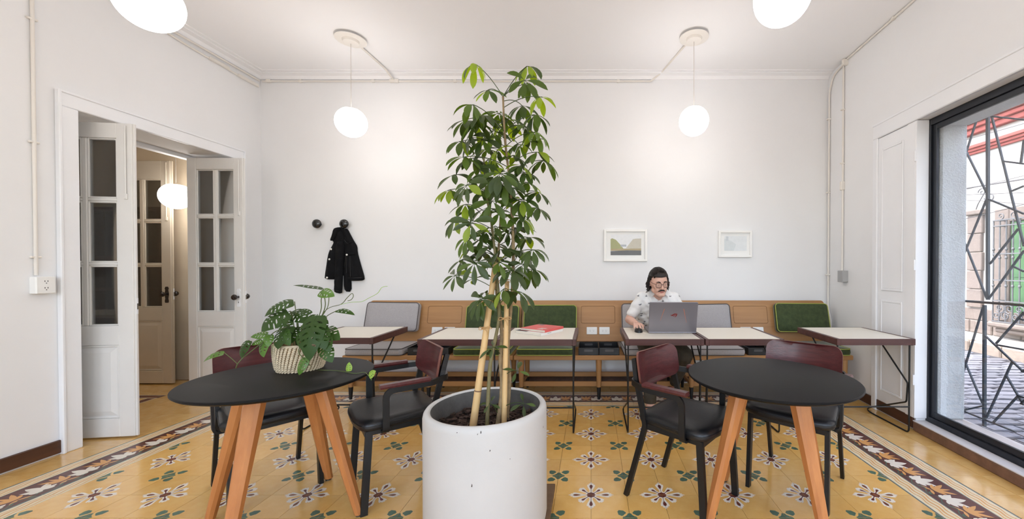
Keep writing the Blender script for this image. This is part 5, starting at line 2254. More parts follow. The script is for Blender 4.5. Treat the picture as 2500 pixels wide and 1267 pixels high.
def mon_leaf(base, tip, w, nrm, kind=0, bend=0.10, holes=4, wav=0.05):
    B, T = V(base), V(tip)
    y = T - B
    L = y.length
    y.normalize()
    nrm = V(nrm)
    x = y.cross(nrm).normalized()
    z = x.cross(y).normalized()
    hw = w / L
    outl = []
    half_ = []
    for i in range(13):
        tt = i / 12
        ww = hw * (math.sin(PI * tt ** 0.72)) ** 0.72
        half_.append((ww, tt - 0.10 * math.sin(PI * min(1, tt * 2.2)) * (1 - tt)))
    half_[0] = (0.0, 0.03)
    half_[-1] = (0.0, 1.0)
    outl = half_[:-1] + [(0.0, 1.0)] + [(-p[0], p[1]) for p in reversed(half_[1:-1])]
    polys = [outl]
    hl = []
    for s in (-1, 1):
        for k in range(holes):
            tt = 0.18 + (0.62 / holes) * k
            wmax = hw * (math.sin(PI * (tt + 0.06) ** 0.72)) ** 0.72
            cx = s * wmax * 0.50
            if w > 0.034 and k % 2 == 1:      # slot open to the margin
                hl.append(ell(s * wmax * 0.80, tt + 0.045, wmax * 0.36, 0.026, R(24) * s if s > 0 else R(180 - 24), 8))
                hl.append(ell(s * wmax * 0.22, tt - 0.005, wmax * 0.09, 0.016, R(24) * s if s > 0 else R(180 - 24), 8))
            else:
                hl.append(ell(cx, tt + 0.02, wmax * 0.27, 0.024, R(24) * s if s > 0 else R(180 - 24), 8))
    polys += hl
    ex = [(0.0, k / 10) for k in range(1, 10)]
    vs, ts = cdt(polys, ex)
    keep = []
    for t_ in ts:
        c_ = (sum(vs[i][0] for i in t_) / 3, sum(vs[i][1] for i in t_) / 3)
        if inpoly(c_, outl) and not any(inpoly(c_, h) for h in hl):
            keep.append(t_)

    def mp(p):
        u, v = p
        bz = bend * math.sin(PI * v) * 1.0 - 0.35 * abs(u) ** 1.5 + wav * math.sin(9 * v) * abs(u)
        return B + x * (u * L) + y * (v * L) + z * (bz * L)
    m = MB()
    m.add([mp(p) for p in vs], keep)
    th = 0.0007
    m.tube([mp((0, k / 8)) - z * 0.001 for k in range(9)], [0.0016 * (1 - 0.8 * k / 8) for k in range(9)], 5, cap=False)
    o = m.build('leaf', M_mon[kind], mon, smooth=180, recalc=False)
    return o


def vine(pts, r=0.0022, name='vine', mt=None):
    m = MB()
    m.tube(smooth_path(pts), r, 6)
    m.build(name, mt or M_vine, mon, smooth=60)


s_ = 1 / (4.369 * F)
ML = [  # base(cx,cy,Y) tip(cx,cy,Y) half width px, normal, kind
    ((1045, 290, 2.06), (725, 450, 2.00), 92, (-.35, -.7, .7), 0, .18), ((985, 395, 2.02), (690, 610, 1.96), 118, (-.3, -.9, .5), 0, .16), ((1000, 400, 2.10), (1190, 520, 2.05), 72, (.2, -.7, .7), 0, .12),
    ((1215, 425, 2.16), (1100, 375, 2.20), 34, (0, -.5, .8), 0, .1), ((1355, 152, 2.12), (1032, 118, 2.05), 46, (0, -.30, 1), 0, .06), ((1312, 185, 2.10), (1472, 235, 2.06), 52, (0, -.8, .6), 1, .1),
    ((1490, 385, 2.10), (1688, 435, 2.08), 34, (.1, -.5, .9), 0, .12), ((1350, 600, 2.08), (1530, 700, 2.04), 74, (.2, -.8, .6), 0, .2), ((1290, 425, 2.02), (1205, 925, 1.93), 108, (.05, -.95, .35), 0, .12),
    ((1250, 470, 2.03), (1170, 700, 1.96), 70, (-.2, -.9, .4), 0, .12), ((1330, 480, 2.04), (1330, 680, 1.98), 60, (.2, -.9, .35), 0, .1), ((1120, 600, 2.0), (1180, 830, 1.945), 58, (.1, -.95, .2), 0, .1), ((930, 600, 1.99), (1000, 760, 1.955), 50, (0, -.9, .3), 0, .12), ((1360, 640, 2.0), (1420, 830, 1.96), 55, (.3, -.9, .3), 0, .12),
    ((1300, 560, 2.0), (1375, 800, 1.95), 78, (.3, -.9, .2), 0, .12), ((1345, 740, 1.99), (1448, 940, 1.96), 62, (.3, -.9, .3), 0, .1), ((985, 545, 2.02), (868, 800, 1.95), 92, (-.2, -.9, .4), 0, .15),
    ((1075, 555, 2.06), (1000, 745, 1.99), 75, (0, -.9, .4), 0, .12), ((1120, 545, 2.10), (1250, 640, 2.04), 70, (.1, -.8, .6), 0, .1), ((765, 640, 2.0), (575, 668, 1.97), 50, (-.1, -.6, .8), 1, .12),
    ((735, 690, 1.99), (718, 885, 1.95), 56, (-.2, -.95, .2), 1, .12), ((770, 640, 1.98), (770, 770, 1.95), 40, (.4, -.9, .2), 1, .12), ((690, 690, 1.98), (590, 760, 1.95), 46, (-.3, -.8, .4), 1, .12), ((560, 700, 1.96), (480, 895, 1.93), 60, (-.3, -.9, .3), 0, .14),
    ((300, 835, 1.93), (72, 935, 1.90), 42, (0, -.5, .85), 1, .18), ((1175, 885, 1.955), (1092, 1075, 1.935), 46, (0, -.9, .4), 1, .1), ((1622, 1035, 1.93), (1628, 935, 1.94), 34, (-.2, -.9, .3), 2, .08),
    ((1835, 1085, 1.90), (1912, 1030, 1.90), 38, (-.2, -.8, .5), 2, .1), ((1160, 480, 2.16), (1330, 530, 2.18), 80, (.1, -.7, .7), 0, .1), ((900, 480, 2.14), (1010, 620, 2.12), 60, (0, -.8, .6), 0, .1)]
for k, (b, tp, w, nr, kd, bd) in enumerate(ML):
    B, T = mq(*b), mq(*tp)
    mon_leaf(B, T, w * s_ * b[2] * 1.18, nr, kd, bd, holes=5 if w > 60 else (4 if w > 45 else 3))
root = V((0, 0, 0.115))
for b, lift in [(q[0], .02 + .04 * (k % 2)) for k, q in enumerate(ML) if q[2] > 56 and q[0][0] > 880 and q[0][1] > 250]:
    B = mq(*b)
    st_ = root + V((B.x * 0.3, B.y * 0.3, 0))
    vine([st_, st_.lerp(B, 0.6) + V((0, 0, lift)), B], 0.0022, 'petiole')
vine([root, mq(1310, 430, 2.10), mq(1330, 260, 2.11), mq(1355, 155, 2.12)], .0022, 'petiole')
vine([root + V((.01, 0, 0)), mq(1345, 420, 2.10), mq(1368, 260, 2.10), mq(1320, 190, 2.10)], .0022, 'petiole')
vine([root + V((.02, 0, 0)), mq(1350, 430, 2.1), mq(1400, 340, 2.1), mq(1412, 240, 2.08)], .0018, 'petiole')
vine([root + V((.02, 0, 0)), mq(1345, 485, 2.10), mq(1490, 388, 2.10)], .002, 'petiole')
vine([root + V((.02, 0.01, 0)), mq(1360, 400, 2.1), mq(1540, 318, 2.08), mq(1600, 255, 2.07), mq(1655, 203, 2.06), mq(1672, 230, 2.06), mq(1650, 268, 2.06), mq(1612, 282, 2.06)], .0017)
vine([mq(1530, 322, 2.08), mq(1640, 298, 2.08), mq(1758, 290, 2.07), mq(1840, 250, 2.06), mq(1930, 200, 2.05), mq(1975, 140, 2.05), mq(2036, 125, 2.05)], .0012, 'tendril', M_mon[2])
m_ = mq
vine([root, m_(1000, 580, 2.02), m_(850, 605, 1.99), m_(745, 690, 1.97), m_(600, 805, 1.95), m_(500, 885, 1.93), m_(440, 950, 1.92), m_(418, 1000, 1.92)], .0024)
vine([m_(432, 952, 1.92), m_(370, 895, 1.925), m_(300, 838, 1.93)], .0016, 'petiole')
tz = ZT + 0.004


def onT(cx, cy):
    return WZ(480 + cx / 4.369, 670 + cy / 4.369, tz) - BC


vine([root + V((0.0, -0.06, 0)), m_(1100, 750, 1.97), m_(1088, 830, 1.955), m_(1150, 905, 1.95), onT(1250, 1005), onT(1340, 1020), onT(1500, 1026), onT(1680, 1054), onT(1790, 1045), m_(1838, 1085, 1.90)], .0018)
vine([onT(1500, 1024), m_(1600, 1035, 1.935), m_(1622, 1035, 1.93)], .0012, 'petiole')
vine([m_(1838, 1085, 1.90), m_(1860, 1110, 1.895), m_(1862, 1128, 1.895)], .001, 'tendril', M_mon[2])
t = MB()
for pts in ([(0.05, 0.0, 0.11), (0.035, 0.01, 0.16), (0.02, 0.0, 0.235)],):
    t.tube([V(p) for p in pts], 0.005, 8)
t.build('stalk', M_vine, mon, smooth=60)

# ================================================================== JACKET
JK = 5.511
JY = YB


def jq(cx, cy):
    p = W(740 + cx / JK, 510 + cy / JK, 4.22)
    return (p.x, p.z)


JO = jq(540, 250)
jk = thing('denim_jacket', 'black denim jacket with metal buttons hanging on the right wall hook', 'jacket', (JO[0], JY, JO[1]))
M_denim = mat('black_denim', (18, 18, 21), 0.9, spec=0.25, noise=(120, 0.3), bump=(220, 0.25))
M_denim2 = mat('black_denim_inside', (13, 13, 15), 0.9)
M_stitch = mat('grey_stitch', (74, 72, 74), 0.9)
M_metal = mat('silver_button', (236, 234, 228), 0.3, metal=0.2)


def jpoly(pts):
    out = []
    for p in pts:
        q = jq(*p)
        out.append((q[0] - JO[0], q[1] - JO[1]))
    # round the corners a little
    res = []
    k = len(out)
    for i in range(k):
        a, b = out[i], out[(i + 1) % k]
        res += [(a[0] * .75 + b[0] * .25, a[1] * .75 + b[1] * .25), (a[0] * .25 + b[0] * .75, a[1] * .25 + b[1] * .75)]
    return res


def jpart(name, pts, back, thick, folds, mt=M_denim, edge=0.02, step=0.014):
    ol = jpoly(pts)

    def hf(x, y, d):
        e = 1 - math.exp(-d / edge)
        f_ = sum(a * math.sin(kx * x + ky * y + ph) for a, kx, ky, ph in folds)
        return back + thick * (0.25 + 0.75 * e) + f_ * e
    m = MB()
    pillow(m, ol, step, hf, back, M=frame((0, 0, 0), (1, 0, 0), (0, 0, 1), (0, -1, 0)))
    return m.build(name, mt, jk, smooth=70)


fo = [(.006, 60, 12, 0), (.004, 35, -30, 1.3)]
jpart('lining', [(400, 300), (560, 280), (650, 450), (640, 700), (560, 900), (380, 900), (350, 600)], 0.004, 0.022, fo, M_denim2)
lf = jpart('front_panel', [(345, 425), (378, 330), (388, 268), (432, 246), (500, 236), (530, 300), (540, 420), (520, 520), (445, 600), (412, 950), (245, 950), (250, 880), (265, 780), (285, 640), (308, 560), (342, 500), (372, 442)], 0.008, 0.040, [(.007, 70, 10, .5), (.004, 30, 40, 0)])
rt = jpart('front_panel', [(520, 250), (560, 266), (600, 350), (650, 440), (688, 500), (690, 580), (722, 700), (760, 830), (790, 935), (770, 966), (690, 968), (600, 965), (560, 850), (530, 780), (520, 600), (522, 470)], 0.010, 0.046, [(.007, 55, 18, .2), (.004, 80, -10, 1)])
jpart('sleeve', [(515, 700), (560, 800), (605, 960), (608, 1120), (520, 1115), (503, 1000)], 0.010, 0.040, fo)
sl = jpart('sleeve', [(432, 445), (500, 430), (540, 480), (535, 600), (517, 800), (506, 1090), (500, 1145), (405, 1125), (400, 1080), (405, 1000), (415, 800), (424, 600)], 0.040, 0.050, [(.006, 10, 60, 0), (.004, 50, 20, 0)], edge=0.018)
jpart('collar', [(490, 238), (560, 268), (582, 330), (640, 430), (652, 452), (592, 468), (560, 400), (530, 320)], 0.052, 0.016, fo, edge=0.01, step=0.01)
jpart('collar', [(386, 266), (430, 246), (502, 240), (470, 300), (420, 370), (377, 428), (338, 424), (368, 350)], 0.044, 0.018, fo, edge=0.01, step=0.01)
jpart('hem_band', [(585, 925), (785, 918), (792, 940), (770, 966), (690, 969), (600, 966)], 0.048, 0.014, [], edge=0.006, step=0.01)
jpart('pocket_flap', [(560, 590), (688, 580), (694, 612), (640, 626), (580, 628)], 0.050, 0.010, [], edge=0.006, step=0.01)
for pts, yy in (([(408, 1085), (500, 1103)], .092), ([(600, 930), (780, 924)], .064), ([(552, 415), (593, 462), (640, 448)], .071), ([(625, 632), (632, 915)], .064), ([(570, 632), (578, 860)], .062)):
    m = MB()
    m.tube([V((jq(*p)[0] - JO[0], -yy, jq(*p)[1] - JO[1])) for p in pts], 0.0012, 5)
    m.build('stitching', M_stitch, jk)
for (bx, by, yy) in ((352, 540, .040), (332, 677, .044), (316, 808, .046), (300, 925, .044), (583, 617, .064), (372, 445, .046), (535, 1105, .054)):
    q = jq(bx, by)
    m = MB()
    s2 = 1.25 if by not in (445, 1105) else 0.6
    m.lathe([(0.0085 * s2, 0), (0.0085 * s2, 0.003), (0.006 * s2, 0.0055), (0.0, 0.006)], 14, M=at(q[0] - JO[0], -yy, q[1] - JO[1]) @ Matrix.Rotation(R(90), 4, 'X'))
    m.build('button', M_metal, jk, smooth=40)

# ================================================================== BOOKS
M_paper = mat('book_pages', (226, 218, 204), 0.9, noise=(3, 0.08), stretch=(1, 1, 200))
M_redc = mat('red_cover', (222, 96, 92), 0.5)
M_whitec = mat('white_cover', (232, 230, 226), 0.5)
M_blackc = mat('black_cover', (46, 44, 44), 0.5)
bz = 0.7356
ba = R(-34)


def book(label, w, d, h, z, cov, ang, c, spine_col=None):
    t = thing('book', label, 'book', (c[0], c[1], z), ang, 'books stacked on the cafe table')
    m = MB()
    m.box((-w / 2 + 0.004, -d / 2 + 0.001, 0.0022), (w / 2 - 0.004, d / 2 - 0.004, h - 0.0022))
    m.build('pages', M_paper, t)
    m = MB()
    m.box((-w / 2, -d / 2, 0), (w / 2, d / 2, 0.002), 0.0005)
    m.box((-w / 2, -d / 2, h - 0.002), (w / 2, d / 2, h), 0.0005)
    m.box((w / 2 - 0.003, -d / 2, 0.002), (w / 2, d / 2, h - 0.002), 0)
    m.build('cover', cov, t)
    return t


b0 = book('white and black book lying under the red book', 0.285, 0.275, 0.021, bz, M_whitec, ba, (-0.437, 3.262))
m = MB()
m.box((-0.1427, -0.1377, 0.0206), (-0.02, 0.1377, 0.0212))
m.build('cover_print', M_blackc, b0)
m = MB()
for k in range(4):
    m.box((0.1422, -0.06 + 0.012 * k, 0.009), (0.1428, -0.053 + 0.012 * k, 0.013))
m.build('spine_lettering', M_slot, b0)
b1 = book('red book lying on top of the white book', 0.262, 0.255, 0.019, bz + 0.0214, M_redc, ba + R(3), (-0.415, 3.275))
m = MB()
for k, (ww, yy) in enumerate(((0.060, 0.0), (0.072, -0.018), (0.050, -0.036), (0.064, -0.054))):
    for j in range(int(ww / 0.012)):
        m.box((0.028 + j * 0.012, yy - 0.05, 0.0189), (0.028 + j * 0.012 + 0.009, yy - 0.05 + 0.011, 0.0193))
m.build('cover_lettering', M_whitec, b1)
m = MB()
m.box((-0.115, 0.075, 0.0189), (-0.055, 0.115, 0.0192))
m.build('cover_print', mat('cover_grey', (120, 106, 106), 0.6), b1)

# ================================================================== LAPTOP, MOUSE
M_alu = mat('laptop_grey', (140, 136, 142), 0.34, metal=0.55, noise=(2, 0.05))
M_key = mat('laptop_keys', (30, 30, 33), 0.5)
LT = V((0.673, 3.195, 0.7356))
lap = thing('laptop', 'open grey laptop with red slashes on its lid, before the seated man', 'laptop', LT)
m = MB()
m.box((-0.198, 0.0, 0.0), (0.198, 0.265, 0.021), 0.004)
m.build('base', M_alu, lap)
m = MB()
m.box((-0.175, 0.05, 0.0212), (0.175, 0.17, 0.0225))
m.build('keyboard', M_key, lap)
ML_ = at(0, 0.004, 0.012) @ Matrix.Rotation(R(90 + 13), 4, 'X')   # local x right, y up the lid, z towards the camera
m = MB()
rslab(m, 0.396, 0.258, 0.010, [(0.002, -0.004), (0, -0.002), (0, 0.003), (0.003, 0.005)], ML_ @ at(0, 0.129, 0))
lid = m.build('lid', M_alu, lap, smooth=30)
m = MB()
rslab(m, 0.37, 0.225, 0.004, [(0, -0.0046), (0, -0.0040)], ML_ @ at(0, 0.132, 0))
m.build('screen', mat('screen_glass', (20, 22, 26), 0.15), lid)
M_logo = mat('emblem_red', (120, 30, 26), 0.3)
M_slash = mat('slash_orange', (206, 120, 84), 0.4)


def lq(px, py):
    return ((px - 702) / 725 * 0.396, (1092 - py) / 482 * 0.258)


for pts in ([(652, 815), (668, 822), (684, 812)], [(668, 826), (688, 806), (718, 790), (764, 784), (738, 796), (712, 812), (700, 826), (688, 830)], [(702, 838), (714, 816), (740, 800), (764, 794), (754, 826), (740, 845), (716, 844), (734, 834), (742, 812), (724, 820), (712, 838)]):
    m = MB()
    m.prism([lq(*p) for p in pts], 0.0048, 0.0056, M=ML_)
    m.build('emblem', M_logo, lid)
for a, b in (((566, 715), (510, 905)), ((853, 715), (906, 940))):
    m = MB()
    p, q = lq(*a), lq(*b)
    w = 0.0022
    m.prism([(p[0] - w, p[1]), (p[0] + w, p[1]), (q[0] + w * .3, q[1]), (q[0] - w * .3, q[1])], 0.0048, 0.0056, M=ML_)
    m.build('slash', M_slash, lid)

MO = V((0.402, 3.268, 0.7356))
mo = thing('computer_mouse', 'black computer mouse under the man\'s hand', 'mouse', MO)
m = MB()
vs, fs = [], []
for i in range(9):
    th = PI / 2 * i / 8
    for j in range(24):
        a = 2 * PI * j / 24
        rr_ = math.cos(th) ** 0.6 if i < 8 else 0.0
        vs.append((0.034 * rr_ * math.cos(a), 0.057 * rr_ * math.sin(a), 0.036 * math.sin(th)))
for i in range(8):
    for j in range(24):
        fs.append((i * 24 + j, i * 24 + (j + 1) % 24, (i + 1) * 24 + (j + 1) % 24, (i + 1) * 24 + j))
fs.append(tuple(reversed(range(24))))
m.add(vs, fs)
m.build('shell', M_blackp, mo, smooth=50)
m = MB()
m.tube([(-0.004, -0.030, 0.030), (0.004, -0.030, 0.030)], 0.009, 12)
m.build('scroll_wheel', M_slot, mo, smooth=40)

# ================================================================== HALL SHELF AND CUPS
M_shelf = wood('hall_shelf_wood', (92, 58, 44), (60, 38, 30), 0.5, 0, 10)
M_shelfd = mat('hall_shelf_dark', (44, 32, 30), 0.7)
M_counter = mat('hall_counter', (150, 146, 142), 0.4)
t = thing('shelving_unit', 'dark wooden shelving seen through the glazed door in the hall', 'shelf', (-5.5, 4.34, 0))
m = MB()
m.box((-0.85, 0.062, 0), (0.73, 0.07, 1.95))
m.build('back_panel', M_shelfd, t)
for x in (-0.85, -0.06, 0.705):
    m = MB()
    m.box((x, -0.07, 0), (x + 0.025, 0.062, 1.95), 0.002)
    m.build('upright', M_shelf, t)
for z, mt in ((0.02, M_shelf), (0.36, M_shelf), (0.72, M_counter), (1.02, M_shelf), (1.36, M_shelf), (1.92, M_shelf)):
    for x0, x1 in ((-0.825, -0.062), (-0.033, 0.703)):
        m = MB()
        m.box((x0, -0.07, z), (x1, 0.062, z + (0.05 if z == 1.36 else 0.028)), 0.002)
        m.build('shelf_board', mt, t)
M_cup = mat('white_cup', (232, 230, 226), 0.3)
for k, x in enumerate((-5.54, -5.445, -5.36)):
    t = thing('cup', 'white cup on the hall shelf, %s of three' % ('left', 'middle', 'right')[k], 'cup', (x, 4.315, 0.7485), R(200 + 30 * k), 'white cups on the hall shelf')
    m = MB()
    m.lathe([(0.0, 0.0), (0.026, 0.0), (0.034, 0.02), (0.037, 0.06), (0.034, 0.06), (0.031, 0.02), (0.0, 0.008)], 20)
    m.build('bowl', M_cup, t, smooth=50, recalc=False)
    m = MB()
    m.tube(smooth_path([(0.035, 0, 0.048), (0.055, 0, 0.046), (0.057, 0, 0.026), (0.034, 0, 0.018)]), 0.004, 6)
    m.build('handle', M_cup, t, smooth=60)


# ================================================================== SEATED MAN
def capsule(mb, a, b, ra, rb, n=16, k=5, squash=None):
    """tapered limb with round ends; squash=(axis vector, factor) flattens the section"""
    a, b = V(a), V(b)
    d = (b - a)
    L = d.length
    d.normalize()
    u = V((0, 0, 1)) if abs(d.z) < 0.9 else V((0, 1, 0))
    u = (u - d * u.dot(d)).normalized()
    w = d.cross(u)
    rows = []
    for i in range(k + 1):
        th = PI / 2 * i / k
        rows.append((-ra * math.cos(th), ra * math.sin(th)))
    for i in range(k + 1):
        th = PI / 2 * i / k
        rows.append((L + rb * math.sin(th), rb * math.cos(th)))
    vs, fs = [], []
    for (s, r) in rows:
        for j in range(n):
            an = 2 * PI * j / n
            off = w * math.cos(an) * r + u * math.sin(an) * r
            if squash:
                ax = V(squash[0]).normalized()
                off = off - ax * off.dot(ax) * (1 - squash[1])
            vs.append(a + d * s + off)
    m = len(rows)
    for i in range(m - 1):
        for j in range(n):
            fs.append((i * n + j, i * n + (j + 1) % n, (i + 1) * n + (j + 1) % n, (i + 1) * n + j))
    mb.add(vs, fs)


def chain(mb, pts, rs, n=14):
    for i in range(len(pts) - 1):
        capsule(mb, pts[i], pts[i + 1], rs[i], rs[i + 1], n)


def fuse(mb, name, mats, parent, voxel=0.005, it=6, fac=0.5, disp=None):
    """weld overlapping bodies into one continuous skin"""
    me = bpy.data.meshes.new('tmp')
    me.from_pydata(mb.v, [], mb.f)
    bm = bmesh.new()
    bm.from_mesh(me)
    bmesh.ops.remove_doubles(bm, verts=bm.verts, dist=1e-6)
    bmesh.ops.recalc_face_normals(bm, faces=bm.faces)
    bm.to_mesh(me)
    bm.free()
    o = bpy.data.objects.new('tmp', me)
    C.objects.link(o)
    md = o.modifiers.new('r', 'REMESH')
    md.mode = 'VOXEL'
    md.voxel_size = voxel
    md.adaptivity = 0.0
    sm = o.modifiers.new('s', 'SMOOTH')
    sm.factor = fac
    sm.iterations = it
    dg = bpy.context.evaluated_depsgraph_get()
    dg.update()
    out = bpy.data.meshes.new_from_object(o.evaluated_get(dg))
    bpy.data.objects.remove(o)
    if disp:
        for v in out.vertices:
            v.co = disp(v.co.copy())
    out.materials.clear()
    for m_ in (mats if isinstance(mats, (list, tuple)) else [mats]):
        out.materials.append(m_)
    out.polygons.foreach_set('use_smooth', [True] * len(out.polygons))
    return link(name, out, parent)


MP = V((0.62, 3.85, 0.0))
man = thing('person', 'man in a white printed shirt and glasses sitting on the bench behind the laptop', 'person', MP)
M_skin = mat('skin', (226, 180, 160), 0.5, spec=0.4, noise=(18, 0.08))
M_hair = mat('dark_hair', (40, 30, 27), 0.5, noise=(60, 0.5), bump=(90, 0.6))
M_shirt = mat('white_shirt', (240, 239, 238), 0.85, noise=(26, 0.05), bump=(14, 0.25))
M_print = mat('shirt_print', (112, 112, 118), 0.85)
M_trs = mat('olive_trousers', (66, 60, 50), 0.9, noise=(40, 0.2), bump=(24, 0.3))
M_shoe = mat('tan_leather', (178, 96, 62), 0.45, noise=(20, 0.2))
M_lace = mat('dark_laces', (48, 30, 26), 0.8)
M_lip = mat('lips', (204, 130, 120), 0.45)
M_eyew = mat('eye_white', (226, 222, 218), 0.3)
M_iris = mat('iris_brown', (52, 34, 26), 0.2)
M_frame = mat('spectacle_frame', (66, 40, 34), 0.3)


def mp(p):
    return V(p) - MP


# joints (world)
hipR, hipL = V((0.53, 3.80, 0.575)), V((0.72, 3.80, 0.575))
kneeR, kneeL = V((0.505, 3.34, 0.520)), V((0.835, 3.42, 0.505))
ankR, ankL = V((0.495, 3.22, 0.105)), V((0.825, 3.84, 0.115))
shR, shL = V((0.470, 3.565, 1.005)), V((0.765, 3.575, 1.000))
elR, elL = V((0.350, 3.565, 0.800)), V((0.870, 3.575, 0.800))
wrR, wrL = V((0.396, 3.385, 0.788)), V((0.735, 3.425, 0.785))
neck0, neck1 = V((0.614, 3.560, 1.020)), V((0.602, 3.470, 1.105))
HC = W(1608, 690, 3.42)                      # head centre
# head axes: f forward (towards the laptop), up, right
f_ = V((0.17, -0.95, -0.22)).normalized()
up_ = (V((-0.06, 0.0, 1.0)) - f_ * V((-0.06, 0, 1.0)).dot(f_)).normalized()
rt_ = f_.cross(up_)
HM = frame(HC, rt_, f_, up_)                 # local x = his right, y = forward, z = up


def hd(x, y, z):
    return HM @ V((x, y, z))


b = MB()
# head
vs, fs = [], []
n_, k_ = 32, 24
for i in range(k_ + 1):
    th = PI * i / k_
    for j in range(n_):
        a = 2 * PI * j / n_
        x = math.sin(th) * math.cos(a)
        y = math.sin(th) * math.sin(a)
        z = math.cos(th)
        sx = 0.073 * (1 - 0.30 * max(0, -z) ** 1.4 + 0.03 * max(0, z))
        sy = 0.092 * (1 - (0.10 * max(0, -z) if y > 0 else 0.30 * max(0, -z)))
        yy = y * sy
        if y > 0 and z < 0.5:
            yy = min(yy, 0.086 + 0.004 * z)
        vs.append(mp(hd(x * sx, yy + (0.006 if z < -0.4 and y > 0 else 0), z * 0.112)))
for i in range(k_):
    for j in range(n_):
        fs.append((i * n_ + j, (i + 1) * n_ + j, (i + 1) * n_ + (j + 1) % n_, i * n_ + (j + 1) % n_))
b.add(vs, fs)


def hcap(p, q, ra, rb, **k):
    capsule(b, mp(hd(*p)), mp(hd(*q)), ra, rb, 12, **k)


hcap((0, 0.084, 0.012), (0, 0.100, -0.026), 0.009, 0.0125)                  # nose
for s in (-1, 1):
    hcap((s * 0.009, 0.088, -0.030), (s * 0.010, 0.090, -0.031), 0.0085, 0.0085)
    hcap((s * 0.018, 0.080, 0.024), (s * 0.045, 0.070, 0.024), 0.008, 0.007)   # brow
    hcap((s * 0.040, 0.058, -0.022), (s * 0.044, 0.052, -0.018), 0.020, 0.018)   # cheek
    hcap((s * 0.073, -0.004, 0.010), (s * 0.076, -0.012, -0.022), 0.013, 0.010, squash=(rt_, 0.5))   # ear
hcap((-0.010, 0.070, -0.090), (0.010, 0.070, -0.090), 0.024, 0.024)
for s in (-1, 1):
    hcap((s * 0.020, 0.060, -0.088), (s * 0.050, 0.015, -0.060), 0.020, 0.022)  # jaw
    hcap((s * 0.030, 0.060, -0.045), (s * 0.036, 0.050, -0.06), 0.022, 0.020)                  # chin
hcap((-0.016, 0.080, -0.062), (0.016, 0.080, -0.062), 0.009, 0.009)         # mouth
# neck, trunk
chain(b, [mp(neck0), mp(neck1), mp(hd(0, -0.015, -0.05))], [0.054, 0.053, 0.058])
for s in (-1, 1):
    capsule(b, mp((0.62 + s * 0.075, 3.60, 0.955)), mp((0.62 + s * 0.065, 3.74, 0.70)), 0.100, 0.105)
    capsule(b, mp((0.62, 3.585, 1.005)), mp(shR if s < 0 else shL), 0.045, 0.046)
    capsule(b, mp((0.62 + s * 0.07, 3.80, 0.60)), mp((0.62 + s * 0.06, 3.76, 0.72)), 0.105, 0.10)
# arms
chain(b, [mp(shR), mp(elR)], [0.046, 0.037])
chain(b, [mp(elR), mp(elR.lerp(wrR, 0.35)), mp(wrR)], [0.036, 0.038, 0.025])
chain(b, [mp(shL), mp(elL)], [0.046, 0.037])
chain(b, [mp(elL), mp(elL.lerp(wrL, 0.35)), mp(wrL)], [0.036, 0.038, 0.025])


def hand(bm_, wr, fw, rtv, upv, spread, curl, thumb_side):
    """palm and five fingers; fw: finger direction, rtv: across the palm, upv: back of the hand"""
    fw, rtv, upv = V(fw).normalized(), V(rtv).normalized(), V(upv).normalized()
    pc = wr + fw * 0.045
    for o_ in (-0.024, -0.008, 0.008, 0.024):
        capsule(bm_, mp(wr + rtv * o_ * 0.7 + fw * 0.005), mp(wr + rtv * o_ + fw * 0.072), 0.0135, 0.0105, 10)
    for k, (o_, L) in enumerate(((-0.029, 0.060), (-0.010, 0.072), (0.010, 0.076), (0.029, 0.068))):
        if thumb_side < 0:
            o_ = -o_
        base = wr + rtv * o_ + fw * 0.074
        dirv = (fw + rtv * o_ * spread).normalized()
        p = [base]
        r_ = [0.0095]
        cc = 0
        for q, (fr, cu) in enumerate(((0.45, curl[0]), (0.30, curl[1]), (0.25, curl[2]))):
            cc += cu
            d = dirv * math.cos(cc) - upv * math.sin(cc)
            p.append(p[-1] + d * L * fr)
            r_.append((0.0090, 0.0082, 0.0070)[q])
        chain(bm_, [mp(v) for v in p], r_, 10)
    tb = wr + rtv * (0.026 * thumb_side) + fw * 0.022 - upv * 0.004
    t1 = tb + rtv * (0.022 * thumb_side) + fw * 0.030 - upv * 0.008
    t2 = t1 + rtv * (0.002 * thumb_side) + fw * 0.028 - upv * 0.008
    chain(bm_, [mp(tb), mp(t1), mp(t2)], [0.0125, 0.0102, 0.0082], 10)


# his right hand lies on the mouse: fingers point to the camera, thumb on his left side (viewer's right)
hand(b, wrR, (0.06, -1, 0.10), (1, 0.06, 0.0), (0.0, 0.10, 1), 6.0, (0.30, 0.42, 0.25), 1)
hand(b, wrL, (-0.45, -1, 0.02), (-1, 0.45, 0.0), (0.0, 0.05, 1), 4.0, (0.25, 0.45, 0.35), 1)
# legs under the cloth
chain(b, [mp(hipR), mp(kneeR), mp(ankR)], [0.075, 0.050, 0.036])
chain(b, [mp(hipL), mp(kneeL), mp(ankL)], [0.075, 0.050, 0.036])
fuse(b, 'body', M_skin, man, 0.0042, 4)

# face details
for s in (-1, 1):
    m = MB()
    m.ball(mp(hd(s * 0.030, 0.0705, 0.004)), 0.0112, 14, 10)
    e = m.build('eye', M_eyew, man, smooth=180)
    m = MB()
    m.ball(mp(hd(s * 0.030 - 0.001, 0.0782, 0.0005)), (0.0054, 0.0054, 0.0054), 10, 8)
    m.build('iris', M_iris, e, smooth=180)
    m = MB()
    m.ball(mp(hd(s * 0.030, 0.0700, 0.0128)), 0.0120, 14, 10)
    m.ball(mp(hd(s * 0.030, 0.0670, -0.0125)), 0.0115, 14, 10)
    m.build('eyelid', M_skin, e, smooth=180)
    m = MB()
    m.tube([mp(hd(s * 0.015, 0.090, 0.026)), mp(hd(s * 0.030, 0.086, 0.031)), mp(hd(s * 0.048, 0.074, 0.026))], [0.0034, 0.0040, 0.0020], 8)
    m.build('eyebrow', M_hair, man, smooth=60)
